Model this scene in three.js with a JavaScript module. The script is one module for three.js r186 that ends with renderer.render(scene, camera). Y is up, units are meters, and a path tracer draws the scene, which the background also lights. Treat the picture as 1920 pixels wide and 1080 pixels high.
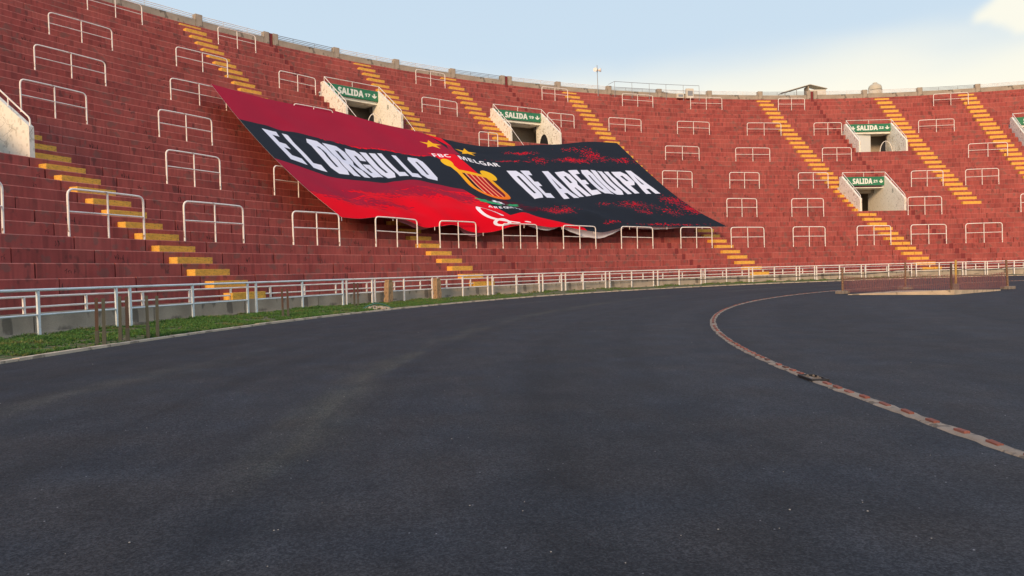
import * as THREE from 'three';
import { mergeGeometries } from 'three/addons/utils/BufferGeometryUtils.js';
import { RoundedBoxGeometry } from 'three/addons/geometries/RoundedBoxGeometry.js';

// ---------------------------------------------------------------- camera, sky, sun, exposure
const scene = new THREE.Scene();
const camera = new THREE.PerspectiveCamera(42.83, 16 / 9, 0.05, 3000);
camera.position.set(0, 1.08, 0);
camera.rotation.order = 'YXZ';
camera.rotation.set(-0.0221, 0, -0.0256);

const renderer = new THREE.WebGLRenderer({ antialias: true });
renderer.toneMapping = THREE.LinearToneMapping;
renderer.toneMappingExposure = 1.12;
renderer.shadowMap.enabled = true;

function rng(seed) { let s = seed >>> 0; return () => { s = (s + 0x6d2b79f5) | 0; let t = Math.imul(s ^ (s >>> 15), 1 | s); t = (t + Math.imul(t ^ (t >>> 7), 61 | t)) ^ t; return ((t ^ (t >>> 14)) >>> 0) / 4294967296; }; }
function hash(x, y, z = 0) { let h = Math.imul(x | 0, 374761393) ^ Math.imul(y | 0, 668265263) ^ Math.imul(z | 0, 2147483647 - 977); h = Math.imul(h ^ (h >>> 13), 1274126177); h ^= h >>> 16; return (h >>> 0) / 4294967296; }
const sm = (t) => t * t * (3 - 2 * t);
function vnoise(x, y, seed = 0, px = 0, py = 0) {          // value noise, optional period
  const xi = Math.floor(x), yi = Math.floor(y), fx = sm(x - xi), fy = sm(y - yi);
  const w = (a, p) => (p ? ((a % p) + p) % p : a);
  const x0 = w(xi, px), x1 = w(xi + 1, px), y0 = w(yi, py), y1 = w(yi + 1, py);
  const a = hash(x0, y0, seed), b = hash(x1, y0, seed), c = hash(x0, y1, seed), d = hash(x1, y1, seed);
  return a + (b - a) * fx + (c - a) * fy + (a - b - c + d) * fx * fy;
}
function fbm(x, y, seed = 0, oct = 4, px = 0, py = 0) { let s = 0, a = 0.5, n = 0; for (let i = 0; i < oct; i++) { s += a * vnoise(x, y, seed + i * 17, px, py); n += a; a *= 0.5; x *= 2; y *= 2; px *= 2; py *= 2; } return s / n; }
const clamp01 = (t) => Math.min(1, Math.max(0, t));
const ss = (a, b, t) => sm(clamp01((t - a) / (b - a)));
const mix = (a, b, t) => a + (b - a) * t;

// the sky: pale evening blue, a veil of cream cloud low down, broken patches higher
{
  const W = 1024, H = 512, data = new Float32Array(W * H * 4);
  for (let j = 0; j < H; j++) for (let i = 0; i < W; i++) {
    const el = ((j + 0.5) / H - 0.5) * Math.PI, a = ((i + 0.5) / W - 0.5) * 2 * Math.PI;
    const e = Math.max(0, el) * 57.2958;
    const dx = Math.cos(a) * Math.cos(el), dz = Math.sin(a) * Math.cos(el);
    let az = Math.atan2(dx, -dz) * 57.2958;                       // 0 ahead of the camera, + to the right
    const up = ss(8, 70, e);
    let r = mix(0.555, 0.25, up), g = mix(0.68, 0.40, up), b = mix(0.785, 0.69, up);
    const px = (az + 180) / 360;
    // hazy cloud bank: its upper limit rolls round the horizon
    const edge = 11.6 + 2.2 * Math.cos((az - 20) / 57.2958) + 4.2 * (fbm(px * 20, e / 5, 3, 5, 20, 0) - 0.5);
    const bank = 1 - ss(edge - 2.2, edge + 3.0, e);
    // one broken cumulus field
    const cx = px * 22, cy = e / 8.5;
    const wob = fbm(cx, cy, 11, 5, 22, 0);
    const field = ss(0.6, 0.68, wob * ss(20, 32, e) + 0.78 * ss(0.1, 0.62, Math.exp(-(((az - 38.5) / 6.2) ** 2) - (((e - 15.3 + 0.1 * (az - 37)) / 2.0) ** 2)) + 0.55 * (fbm(px * 70, e / 2.2, 91, 4, 70, 0) - 0.5)));
    const c = Math.max(bank * 0.96, field * 0.9);
    r = mix(r, 0.91, c); g = mix(g, 0.88, c); b = mix(b, 0.745, c);
    const o = (j * W + i) * 4;
    if (el < 0) { r *= 0.35; g *= 0.33; b *= 0.32; }
    data[o] = r; data[o + 1] = g; data[o + 2] = b; data[o + 3] = 1;
  }
  const t = new THREE.DataTexture(data, W, H, THREE.RGBAFormat, THREE.FloatType);
  t.mapping = THREE.EquirectangularReflectionMapping; t.magFilter = THREE.LinearFilter; t.minFilter = THREE.LinearFilter; t.wrapS = THREE.RepeatWrapping; t.needsUpdate = true;
  scene.background = t; scene.environment = t;
}
const sun = new THREE.DirectionalLight(0xffd6a8, 2.9);
sun.position.set(8 - 60, 4 + 68, -50 + 176);
sun.target.position.set(8, 4, -50);
sun.castShadow = true; sun.shadow.radius = 22; sun.shadow.mapSize.set(4096, 4096);
Object.assign(sun.shadow.camera, { left: -100, right: 100, top: 70, bottom: -70, near: 10, far: 500 });
scene.add(sun, sun.target);

// ---------------------------------------------------------------- the plan of the place: everything curves round one centre
const CX = 34.284, CZ = 5.972, RAD = Math.PI / 180;
const R_KERB = 31.55, R_EDGE = 41.49, R_FENCE = 44.81, H_FENCE = 0.956, R_WALL = 45.0;
const TREAD = 0.66967;
const Rn = (n) => R_FENCE + 0.78 + (37 - n - 0.31) * TREAD;                                    // nosing radius of row n (0 top, 37 bottom)
const Tn = (n) => 17.95275 - 0.573967 * (n + 0.31) + 0.00291296 * (n + 0.31) ** 2 - 0.12;        // tread level at the foot of riser n
const H_WALL = Tn(37);
function P(R, th, y = 0) {                                                                    // th in degrees; past 180 the bend becomes a straight
  if (th > 180) return new THREE.Vector3(CX - R, y, -(CZ - (th - 180) * 0.785));
  return new THREE.Vector3(CX + R * Math.cos(th * RAD), y, -(CZ + R * Math.sin(th * RAD)));
}
const turnOf = (th) => (Math.min(th, 180) - 90) * RAD;                                         // local x = to the right seen from the field, local z = towards the field
function place(o, R, th, y = 0) { o.position.copy(P(R, th, y)); o.rotation.y = turnOf(th); return o; }

// ---------------------------------------------------------------- helpers
const taken = new Map();
function numbered(n) { const k = taken.get(n) ?? 0; taken.set(n, k + 1); return k ? n + '_' + String(k).padStart(3, '0') : n; }
function finish(m) { m.castShadow = true; m.receiveShadow = true; return m; }
function thing(name, label, category, group) { const o = new THREE.Group(); o.name = numbered(name); o.userData = { label, category }; if (group) o.userData.group = group; scene.add(o); return o; }
function solo(name, geo, mat, label, category, group) { const m = finish(new THREE.Mesh(geo, mat)); m.name = numbered(name); m.userData = { label, category }; if (group) m.userData.group = group; scene.add(m); return m; }
function struct(name, geo, mat) { const m = finish(new THREE.Mesh(geo, mat)); m.name = name; m.userData.kind = 'structure'; scene.add(m); return m; }
function part(name, geo, mat, parent) { const m = finish(new THREE.Mesh(geo, mat)); m.name = name; parent.add(m); return m; }
function clean(g) { const n = g.index ? g.toNonIndexed() : g; for (const k of Object.keys(n.attributes)) if (!['position', 'normal', 'uv', 'color'].includes(k)) n.deleteAttribute(k); return n; }
const merge = (list) => mergeGeometries(list.map(clean), false);
function box(w, h, d, x = 0, y = 0, z = 0, bevel = 0) { const g = bevel ? new RoundedBoxGeometry(w, h, d, 2, bevel) : new THREE.BoxGeometry(w, h, d); g.translate(x, y, z); return g; }
function bar(a, b, r, seg = 8) {
  const d = b.clone().sub(a), g = new THREE.CylinderGeometry(r, r, d.length(), seg, 1);
  g.applyQuaternion(new THREE.Quaternion().setFromUnitVectors(new THREE.Vector3(0, 1, 0), d.clone().normalize())); g.translate((a.x + b.x) / 2, (a.y + b.y) / 2, (a.z + b.z) / 2); return g;
}
const V = (x, y, z) => new THREE.Vector3(x, y, z);
function pipe(pts, r, seg = 8, per = 6) {                                                        // a bent tube through points
  const path = new THREE.CurvePath(); for (let i = 1; i < pts.length; i++) path.add(new THREE.LineCurve3(pts[i - 1], pts[i]));
  if (pts.length === 2) return bar(pts[0], pts[1], r, seg);
  const c = new THREE.CatmullRomCurve3(pts, false, 'centripetal'); return new THREE.TubeGeometry(c, pts.length * per, r, seg, false);
}
function hoop(w, h, rc, r) {                                                                  // inverted U with rounded corners
  const pts = [V(-w / 2, 0, 0), V(-w / 2, h * 0.5, 0)];
  for (let i = 0; i <= 5; i++) { const a = Math.PI - (i / 5) * Math.PI / 2; pts.push(V(-w / 2 + rc + rc * Math.cos(a), h - rc + rc * Math.sin(a), 0)); }
  for (let i = 0; i <= 5; i++) { const a = Math.PI / 2 - (i / 5) * Math.PI / 2; pts.push(V(w / 2 - rc + rc * Math.cos(a), h - rc + rc * Math.sin(a), 0)); }
  pts.push(V(w / 2, h * 0.5, 0), V(w / 2, 0, 0));
  return new THREE.TubeGeometry(new THREE.CatmullRomCurve3(pts, false, 'centripetal'), 70, r, 8, false);
}
function arcSolid(R0, R1, y0, y1, thA, thB, step = 1, base = null) {                              // a curved block; uv in metres
  const n = Math.max(1, Math.round(Math.abs(thB - thA) / step)), pos = [], uv = [], idx = [];
  const quad = (a, b, c, d, u) => { const o = pos.length / 3; for (const p of [a, b, c, d]) pos.push(p.x, p.y, p.z); uv.push(...u); idx.push(o, o + 1, o + 2, o, o + 2, o + 3); };
  const at = (R, th, y) => { const p = P(R, th, y); return base ? base.worldToLocal(p) : p; };
  const hi = Math.max(thA, thB), lo = Math.min(thA, thB);
  for (let i = 0; i < n; i++) {
    const a = hi - (hi - lo) * i / n, b = hi - (hi - lo) * (i + 1) / n, u0 = (hi - a) * RAD * R0, u1 = (hi - b) * RAD * R0, d = R1 - R0;
    quad(at(R0, a, y0), at(R0, b, y0), at(R0, b, y1), at(R0, a, y1), [u0, y0, u1, y0, u1, y1, u0, y1]);
    quad(at(R0, a, y1), at(R0, b, y1), at(R1, b, y1), at(R1, a, y1), [u0, y1, u1, y1, u1, y1 + d, u0, y1 + d]);
    quad(at(R1, b, y0), at(R1, a, y0), at(R1, a, y1), at(R1, b, y1), [u1, y0, u0, y0, u0, y1, u1, y1]);
    quad(at(R0, b, y0), at(R0, a, y0), at(R1, a, y0), at(R1, b, y0), [u1, 0, u0, 0, u0, d, u1, d]);
    if (i === 0) quad(at(R1, a, y0), at(R0, a, y0), at(R0, a, y1), at(R1, a, y1), [0, y0, d, y0, d, y1, 0, y1]);
    if (i === n - 1) quad(at(R0, b, y0), at(R1, b, y0), at(R1, b, y1), at(R0, b, y1), [0, y0, d, y0, d, y1, 0, y1]);
  }
  const g = new THREE.BufferGeometry(); g.setAttribute('position', new THREE.Float32BufferAttribute(pos, 3)); g.setAttribute('uv', new THREE.Float32BufferAttribute(uv, 2)); g.setIndex(idx); g.computeVertexNormals(); return g;
}
function dataTex(W, H, f, srgb = true) {                                                        // f(x, y) -> [r, g, b] 0..255
  const d = new Uint8Array(W * H * 4);
  for (let y = 0; y < H; y++) for (let x = 0; x < W; x++) { const c = f(x, y), o = (y * W + x) * 4; d[o] = c[0]; d[o + 1] = c[1]; d[o + 2] = c[2]; d[o + 3] = 255; }
  const t = new THREE.DataTexture(d, W, H, THREE.RGBAFormat); t.wrapS = t.wrapT = THREE.RepeatWrapping; t.magFilter = THREE.LinearFilter; t.minFilter = THREE.LinearMipmapLinearFilter; t.generateMipmaps = true;
  if (srgb) t.colorSpace = THREE.SRGBColorSpace; t.needsUpdate = true; return t;
}
function tiled(t, sx, sy) { const c = t.clone(); c.repeat.set(sx, sy); c.needsUpdate = true; return c; }
function canvasTex(W, H, draw) { const c = document.createElement('canvas'); c.width = W; c.height = H; draw(c.getContext('2d'), W, H); const t = new THREE.CanvasTexture(c); t.colorSpace = THREE.SRGBColorSpace; return t; }
const cl = (v) => Math.max(0, Math.min(255, v));

// ---------------------------------------------------------------- materials
const asphaltGrain = (() => {                                                                   // 2048 px for 5 m: stones, binder, a few pale chips
  const W = 2048, f = new Float32Array(W * W), r = rng(5);
  for (let y = 0; y < W; y++) for (let x = 0; x < W; x++) {
    const k = y * W + x; f[k] = 0.44 + 0.50 * (hash(x, y, 1) - 0.5) + 0.55 * (vnoise(x * 661 / W, y * 661 / W, 2, 661, 661) - 0.5) + 0.16 * (vnoise(x * 227 / W, y * 227 / W, 7, 227, 227) - 0.5);
  }
  const chips = [];
  for (let i = 0; i < 1500; i++) { const x = r() * W | 0, y = r() * W | 0, s = r() < 0.12 ? 2 : 1, v = r() < 0.62 ? 1.9 + r() : -0.55; chips.push(v); for (let a = -s + 1; a < s; a++) for (let b = -s + 1; b < s; b++) f[((y + a + W) % W) * W + ((x + b + W) % W)] = v; }
  return f;
})();
const asphaltMap = dataTex(2048, 2048, (x, y) => {
  const v = asphaltGrain[y * 2048 + x], t = 0.84 + 0.32 * fbm(x / 128, y / 128, 40, 3, 16, 16);
  const warm = 5 * (vnoise(x / 170.67, y / 170.67, 44, 12, 12) - 0.5);
  const k = (17 + 62 * clamp01(v) + (v > 1 ? 40 * (v - 1) : 0)) * t; return [cl(k + warm), cl(k + 1.5), cl(k + 6 - warm)];
});
const asphaltBump = dataTex(2048, 2048, (x, y) => { const v = cl(255 * clamp01(asphaltGrain[y * 2048 + x] * 0.62)); return [v, v, v]; }, false);
const asphalt = new THREE.MeshPhysicalMaterial({ map: asphaltMap, bumpMap: asphaltBump, bumpScale: 0.0025, roughness: 0.78, specularIntensity: 0.55, vertexColors: true });

const scrawl = (() => { const c = document.createElement('canvas'); c.width = 1024; c.height = 512; const g = c.getContext('2d'), r = rng(88); g.fillStyle = '#000'; g.fillRect(0, 0, 1024, 512); g.strokeStyle = '#fff'; g.lineCap = 'round';
  for (let i = 0; i < 13; i++) { let x = r() * 1000, y = 14 + 64 * Math.floor(r() * 8) + 10 * r(); const n = 1 + (r() * 4 | 0); g.lineWidth = 1 + 2 * r(); for (let k = 0; k < n; k++) { g.beginPath(); g.moveTo(x, y); for (let j = 0; j < 4; j++) g.lineTo(x + 12 * (r() - 0.5), y + 22 * r()); g.stroke(); x += 9 + 6 * r(); } }
  return g.getImageData(0, 0, 1024, 512).data; })();
const redMap = dataTex(1024, 512, (x, y) => {                                                   // 8 m x 4 m of old red paint on concrete: repaint patches, streaks, bare spots
  const u = x / 128, v = y / 128;
  const col = Math.floor(u * 1.3 + 0.6 * vnoise(0, Math.floor(v * 2) * 3.1, 5)), rowi = Math.floor(v * 2);
  const patch = hash(col, rowi, 21), patch2 = hash(Math.floor(u * 5.1), rowi, 23);
  let k = 1 + 0.07 * (patch - 0.5) + 0.12 * (fbm(u * 2, v * 2, 31, 4, 16, 8) - 0.5) + 0.09 * (hash(x, y, 3) - 0.5);
  k += 0.13 * (vnoise(u * 14, v * 1.5, 34, 112, 6) - 0.5);
  if (patch2 > 0.93) k *= 0.9; k -= 0.15 * ss(0.72, 0.86, vnoise(u * 9, v * 0.9 + 5, 38, 72, 0)) * vnoise(u * 3, v * 2, 39);
  const worn = ss(0.63, 0.72, fbm(u * 3.0, v * 3.0, 61, 5, 24, 12));                               // grey concrete through the paint
  const dirt = 0.55 * ss(0.66, 0.80, fbm(u * 3 + 9, v * 2, 77, 4, 24, 8));
  let r = 158 * k, g = 76 * k + 7 * (patch - 0.5), b = 69 * k + 5 * (patch - 0.5);
  r = mix(r, 118, worn * 0.5); g = mix(g, 88, worn * 0.5); b = mix(b, 80, worn * 0.5);
  const ink = 0.6 * scrawl[(y * 1024 + x) * 4] / 255; r *= 1 - ink; g *= 1 - ink; b *= 1 - ink;
  r *= 1 - 0.42 * dirt; g *= 1 - 0.30 * dirt; b *= 1 - 0.28 * dirt;
  return [cl(r), cl(g), cl(b)];
});
const redPaint = new THREE.MeshStandardMaterial({ map: redMap, roughness: 0.82, vertexColors: true });
const redStrip = new THREE.MeshStandardMaterial({ color: new THREE.Color(0.2, 0.028, 0.028), roughness: 0.8 });
const concMap = dataTex(512, 512, (x, y) => {
  const u = x / 64, v = y / 64, k = 1 + 0.28 * (fbm(u, v, 4, 5, 8, 8) - 0.5) + 0.14 * (hash(x, y, 9) - 0.5), st = ss(0.6, 0.72, fbm(u * 1.6, v * 0.8, 15, 4, 0, 0) * 1.02);
  const m = 1 - 0.3 * st; return [cl(166 * k * m), cl(154 * k * m), cl(138 * k * m)];
});
const concrete = new THREE.MeshStandardMaterial({ map: tiled(concMap, 0.25, 0.25), roughness: 0.92, bumpMap: tiled(concMap, 0.25, 0.25), bumpScale: 0.006 });
const creamMap = dataTex(512, 512, (x, y) => {
  const u = x / 64, v = y / 64, k = 1 + 0.14 * (fbm(u, v, 8, 5, 8, 8) - 0.5) + 0.06 * (hash(x, y, 6) - 0.5);
  const chip = ss(0.66, 0.70, fbm(u * 4, v * 4, 19, 4, 32, 32)), run = ss(0.62, 0.76, fbm(u * 3, v * 0.6, 27, 4, 24, 0));
  return [cl(mix(242, 190, chip) * k * (1 - 0.12 * run)), cl(mix(238, 180, chip) * k * (1 - 0.13 * run)), cl(mix(224, 165, chip) * k * (1 - 0.16 * run))];
});
const cream = new THREE.MeshStandardMaterial({ map: tiled(creamMap, 0.3, 0.3), roughness: 0.85 });
const doorPaint = new THREE.MeshStandardMaterial({ color: new THREE.Color(0.66, 0.68, 0.66), roughness: 0.55 });
const chipMap = dataTex(256, 64, (x, y) => { const k = 1 + 0.1 * (fbm(x / 12, y / 12, 5, 3, 0, 0) - 0.5), rs = ss(0.69, 0.76, fbm(x / 7, y / 16, 14, 4)); return [cl(mix(246, 140, rs) * k), cl(mix(242, 92, rs) * k), cl(mix(236, 66, rs) * k)]; });
const whitePaint = new THREE.MeshStandardMaterial({ map: tiled(chipMap, 1, 1), color: new THREE.Color(0.98, 0.96, 0.94), roughness: 0.5 });
const blueWhite = new THREE.MeshStandardMaterial({ map: tiled(chipMap, 1, 1), color: new THREE.Color(0.78, 0.9, 0.97), roughness: 0.5 });
const yellowMap = dataTex(256, 128, (x, y) => { const k = 1 + 0.22 * (fbm(x / 20, y / 20, 3, 4) - 0.5) + 0.06 * (hash(x, y, 2) - 0.5), w = ss(0.66, 0.74, fbm(x / 14, y / 14, 8, 4)); return [cl(mix(232, 165, w * 0.9) * k), cl(mix(176, 135, w * 0.9) * k), cl(mix(70, 70, w * 0.6) * k)]; });
const yellow = new THREE.MeshStandardMaterial({ map: yellowMap, roughness: 0.75 });
const rust = new THREE.MeshStandardMaterial({ color: new THREE.Color(0.085, 0.05, 0.035), roughness: 0.9 });
const mossRust = new THREE.MeshStandardMaterial({ color: new THREE.Color(0.075, 0.075, 0.055), roughness: 0.9 });
const darkMetal = new THREE.MeshStandardMaterial({ color: new THREE.Color(0.025, 0.025, 0.028), roughness: 0.6, metalness: 0.3 });
const greyMetal = new THREE.MeshStandardMaterial({ color: new THREE.Color(0.32, 0.33, 0.34), roughness: 0.5, metalness: 0.4 });
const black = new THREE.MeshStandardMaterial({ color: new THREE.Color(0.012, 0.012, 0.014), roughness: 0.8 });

// ---------------------------------------------------------------- ground, asphalt, kerb, verge
{
  const g = new THREE.PlaneGeometry(1600, 1600); g.rotateX(-Math.PI / 2); g.translate(0, -0.06, 0);
  const uv = g.attributes.uv; for (let i = 0; i < uv.count; i++) uv.setXY(i, uv.getX(i) * 400, uv.getY(i) * 400);
  struct('ground', g, new THREE.MeshStandardMaterial({ map: tiled(concMap, 1, 1), color: new THREE.Color(0.4, 0.33, 0.26), roughness: 1 }));
}
{
  // one sheet of asphalt over track and apron; colours: old binder, roller lanes that follow the bend, a strip of trodden dust
  const NR = 260, cols = []; for (let th = 0; th <= 180; th += 0.6) cols.push(th); for (let s = 1; s <= 50; s++) cols.push(180 + s * (s < 26 ? 0.55 : 1.5) + (s < 26 ? 0 : -24.7));
  const pos = [], col = [], uv = [], idx = [];
  const rr = (k) => R_EDGE * Math.pow(k / NR, 0.62);
  for (const th of cols) for (let k = 0; k <= NR; k++) {
    const R = rr(k), p = P(R, th, 0); pos.push(p.x, 0, p.z); uv.push(p.x / 5, -p.z / 5);
    const s = Math.min(th, 180) * RAD * 36 + Math.max(0, th - 180) * 0.785;                       // metres along the bend
    let v = 1 + 0.26 * (fbm(p.x * 0.3 + 40, p.z * 0.3 + 90, 3, 5) - 0.5) + 0.36 * (vnoise(R * 4.7, s * 0.045, 14) - 0.5) * vnoise(R * 0.8, s * 0.03, 16) + 0.24 * (hash(Math.round(R * 50), Math.round(s * 9), 18) - 0.5) + 0.45 * (fbm(R * 1.4, s * 0.05, 9, 4) - 0.5) + 0.22 * (vnoise(R * 3.4, s * 0.1, 12) - 0.5); v *= 0.96;
    if (R > R_KERB) for (const seam of [34.05, 37.1, 39.4]) v -= 0.16 * Math.exp(-(((R - seam - 0.12 * vnoise(s * 0.2, seam, 5)) / 0.16) ** 2));
    let dust = Math.exp(-(((R - 35.85 - 0.25 * (vnoise(s * 0.25, 3, 8) - 0.5)) / 0.27) ** 2)) * ss(0.36, 0.62, fbm(s * 0.5, R * 2.5, 33, 3));
    dust += 0.5 * Math.exp(-(((R - 38.6) / 0.5) ** 2)) * ss(0.5, 0.7, fbm(s * 0.16, R * 1.2, 35, 3));
    dust *= 0.7 + 0.6 * hash(Math.round(s * 40), Math.round(R * 40), 3); col.push(v * (1 + 1.0 * dust), v * (1 + 0.88 * dust), v * (1 + 0.4 * dust));
  }
  for (let i = 0; i < cols.length - 1; i++) for (let k = 0; k < NR; k++) { const a = i * (NR + 1) + k, b = a + 1, c = a + NR + 1, d = c + 1; idx.push(a, b, c, b, d, c); }
  const g = new THREE.BufferGeometry(); g.setAttribute('position', new THREE.Float32BufferAttribute(pos, 3)); g.setAttribute('uv', new THREE.Float32BufferAttribute(uv, 2)); g.setAttribute('color', new THREE.Float32BufferAttribute(col, 3)); g.setIndex(idx);
  g.computeVertexNormals(); if (g.attributes.normal.getY(200) < 0) { for (let i = 0; i < idx.length; i += 3) { const t = idx[i + 1]; idx[i + 1] = idx[i + 2]; idx[i + 2] = t; } g.setIndex(idx); g.computeVertexNormals(); }
  struct('asphalt_track', g, asphalt);
}
const kerbStone = new THREE.MeshStandardMaterial({ map: tiled(concMap, 1.7, 1.7), color: new THREE.Color(0.8, 0.77, 0.78), roughness: 0.95, bumpMap: tiled(concMap, 1.7, 1.7), bumpScale: 0.03 });
{
  const r = rng(71);
  // mortar bed with ragged sides
  const pos = [], uv = [], idx = [], ths = []; for (let th = 100; th <= 187; th += 0.12) ths.push(th);
  for (const th of ths) {
    const j = (k) => (hash(Math.round(th * 100), k, 4) - 0.5), e = 0.02 * j(1) + 0.016 * (vnoise(th * 2, 1, 6) - 0.5), f = 0.02 * j(2) + 0.016 * (vnoise(th * 2, 9, 6) - 0.5);
    const s = th * RAD * 31.5;
    [[R_KERB + 0.012 + e, -0.01], [R_KERB + e, 0.008], [R_KERB - 0.05, 0.012], [R_KERB - 0.092 + f, 0.008], [R_KERB - 0.104 + f, -0.01]].forEach(([R, y], k) => { const p = P(R, th, y + (y > 0 ? 0.004 * j(3 + k) : 0)); pos.push(p.x, p.y, p.z); uv.push(s, R); });
  }
  for (let i = 0; i < ths.length - 1; i++) for (let k = 0; k < 4; k++) { const a = i * 5 + k; idx.push(a, a + 5, a + 1, a + 1, a + 5, a + 6); }
  let g = new THREE.BufferGeometry(); g.setAttribute('position', new THREE.Float32BufferAttribute(pos, 3)); g.setAttribute('uv', new THREE.Float32BufferAttribute(uv, 2)); g.setIndex(idx); g.computeVertexNormals();
  if (g.attributes.normal.getY(12) < 0) { for (let i = 0; i < idx.length; i += 3) { const t = idx[i + 1]; idx[i + 1] = idx[i + 2]; idx[i + 2] = t; } g.setIndex(idx); g.computeVertexNormals(); }
  const kerb = struct('track_kerb', g, kerbStone);
  const brickMats = [[0.26, 0.085, 0.06], [0.23, 0.08, 0.06], [0.29, 0.105, 0.08], [0.13, 0.065, 0.055]].map((c) => new THREE.MeshStandardMaterial({ color: new THREE.Color(...c), roughness: 0.9, bumpMap: tiled(concMap, 1, 1), bumpScale: 0.01 }));
  const brickGeos = [0, 1, 2].map((k) => { const b = new RoundedBoxGeometry(0.118 - 0.008 * k, 0.022, 0.036 + 0.003 * k, 1, 0.003); return b; });
  let count = 0; const rest = [];
  for (let th = 186.6; th > 104; th -= 0.4 + (th < 178 ? 0.0 : 0)) {
    if (th < 178.75 && th > 178.0) continue;
    const far = th < 177, miss = far && r() < 0.1; if (miss) continue;
    const R = R_KERB - 0.047 + 0.006 * (r() - 0.5), y = 0.0125 + 0.005 * (r() - 0.5), rot = 0.06 * (r() - 0.5);
    const m = new THREE.Mesh(brickGeos[r() * 3 | 0], brickMats[far && r() < 0.35 ? 3 : r() * 3 | 0]); finish(m); m.name = 'brick'; place(m, R, th, y); m.rotation.y += rot; m.rotation.z = 0.1 * (r() - 0.5);
    if (count < 290) { kerb.add(m); count++; } 
  }
  // drain frame let into the kerb
  const d = thing('drain_frame', 'black square steel frame round a gap in the brick kerb', 'drain cover'); place(d, R_KERB - 0.058, 178.36, 0.006); d.scale.set(0.56, 0.45, 0.36);
  d.rotation.y += 0.02;
  part('frame_bar', box(0.62, 0.05, 0.05, 0, 0.02, 0.2, 0.006), darkMetal, d); part('frame_bar', box(0.62, 0.05, 0.05, 0, 0.02, -0.2, 0.006), darkMetal, d);
  part('frame_bar', box(0.05, 0.05, 0.35, -0.285, 0.02, 0, 0.006), darkMetal, d); part('frame_bar', box(0.05, 0.05, 0.35, 0.285, 0.02, 0, 0.006), darkMetal, d);
  const lumps = []; for (let i = 0; i < 26; i++) { const s = 0.014 + 0.02 * r(); const q = new THREE.IcosahedronGeometry(s, 0); q.translate(0.5 * (r() - 0.5), 0.012 + s * 0.3, 0.3 * (r() - 0.5)); lumps.push(q); }
  const rub = part('rubble', merge(lumps), kerbStone, d); rub.userData.kind = 'stuff';
}
struct('track_edge_line', (() => { const gs = []; for (let th = 60; th < 186; th += 3) { const e = 0.02 * (hash(th, 1, 3) - 0.5); gs.push(arcSolid(R_EDGE - 0.01 + e, R_EDGE + 0.1 + e, -0.03, 0.035 + 0.01 * hash(th, 2, 3), th + 2.985, th, 0.75)); } return merge(gs); })(),
  new THREE.MeshStandardMaterial({ map: tiled(concMap, 0.5, 0.5), color: new THREE.Color(1.55, 1.5, 1.42), roughness: 0.9 }));
const soilMap = dataTex(512, 512, (x, y) => {
  const u = x / 64, v = y / 64, gr = fbm(u * 2, v * 2, 3, 5, 16, 16), k = 1 + 0.35 * (hash(x, y, 5) - 0.5) + 0.5 * (fbm(u * 6, v * 6, 8, 3, 48, 48) - 0.5), t = ss(0.42, 0.58, gr);
  return [cl(mix(112, 62, t) * k), cl(mix(98, 82, t) * k), cl(mix(74, 34, t) * k)];
});
{
  const R0 = R_EDGE + 0.08, R1 = R_WALL + 0.02, NR = 14, pos = [], uv = [], idx = [], ths = []; for (let th = 60; th <= 190; th += 0.4) ths.push(th);
  for (const th of ths) for (let k = 0; k <= NR; k++) { const R = mix(R0, R1, k / NR), p = P(R, th, 0.02 + 0.05 * (fbm(th * 1.4, R * 1.6, 3, 3) - 0.4) * Math.min(1, k / 2) + 0.01 * k / NR); pos.push(p.x, p.y, p.z); uv.push(th * RAD * 43 / 3, R / 3); }
  for (let i = 0; i < ths.length - 1; i++) for (let k = 0; k < NR; k++) { const a = i * (NR + 1) + k; idx.push(a, a + 1, a + NR + 1, a + 1, a + NR + 2, a + NR + 1); }
  const g = new THREE.BufferGeometry(); g.setAttribute('position', new THREE.Float32BufferAttribute(pos, 3)); g.setAttribute('uv', new THREE.Float32BufferAttribute(uv, 2)); g.setIndex(idx); g.computeVertexNormals();
  struct('verge', g, new THREE.MeshStandardMaterial({ map: soilMap, roughness: 1, bumpMap: soilMap, bumpScale: 0.03, side: THREE.DoubleSide }));
}
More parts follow.
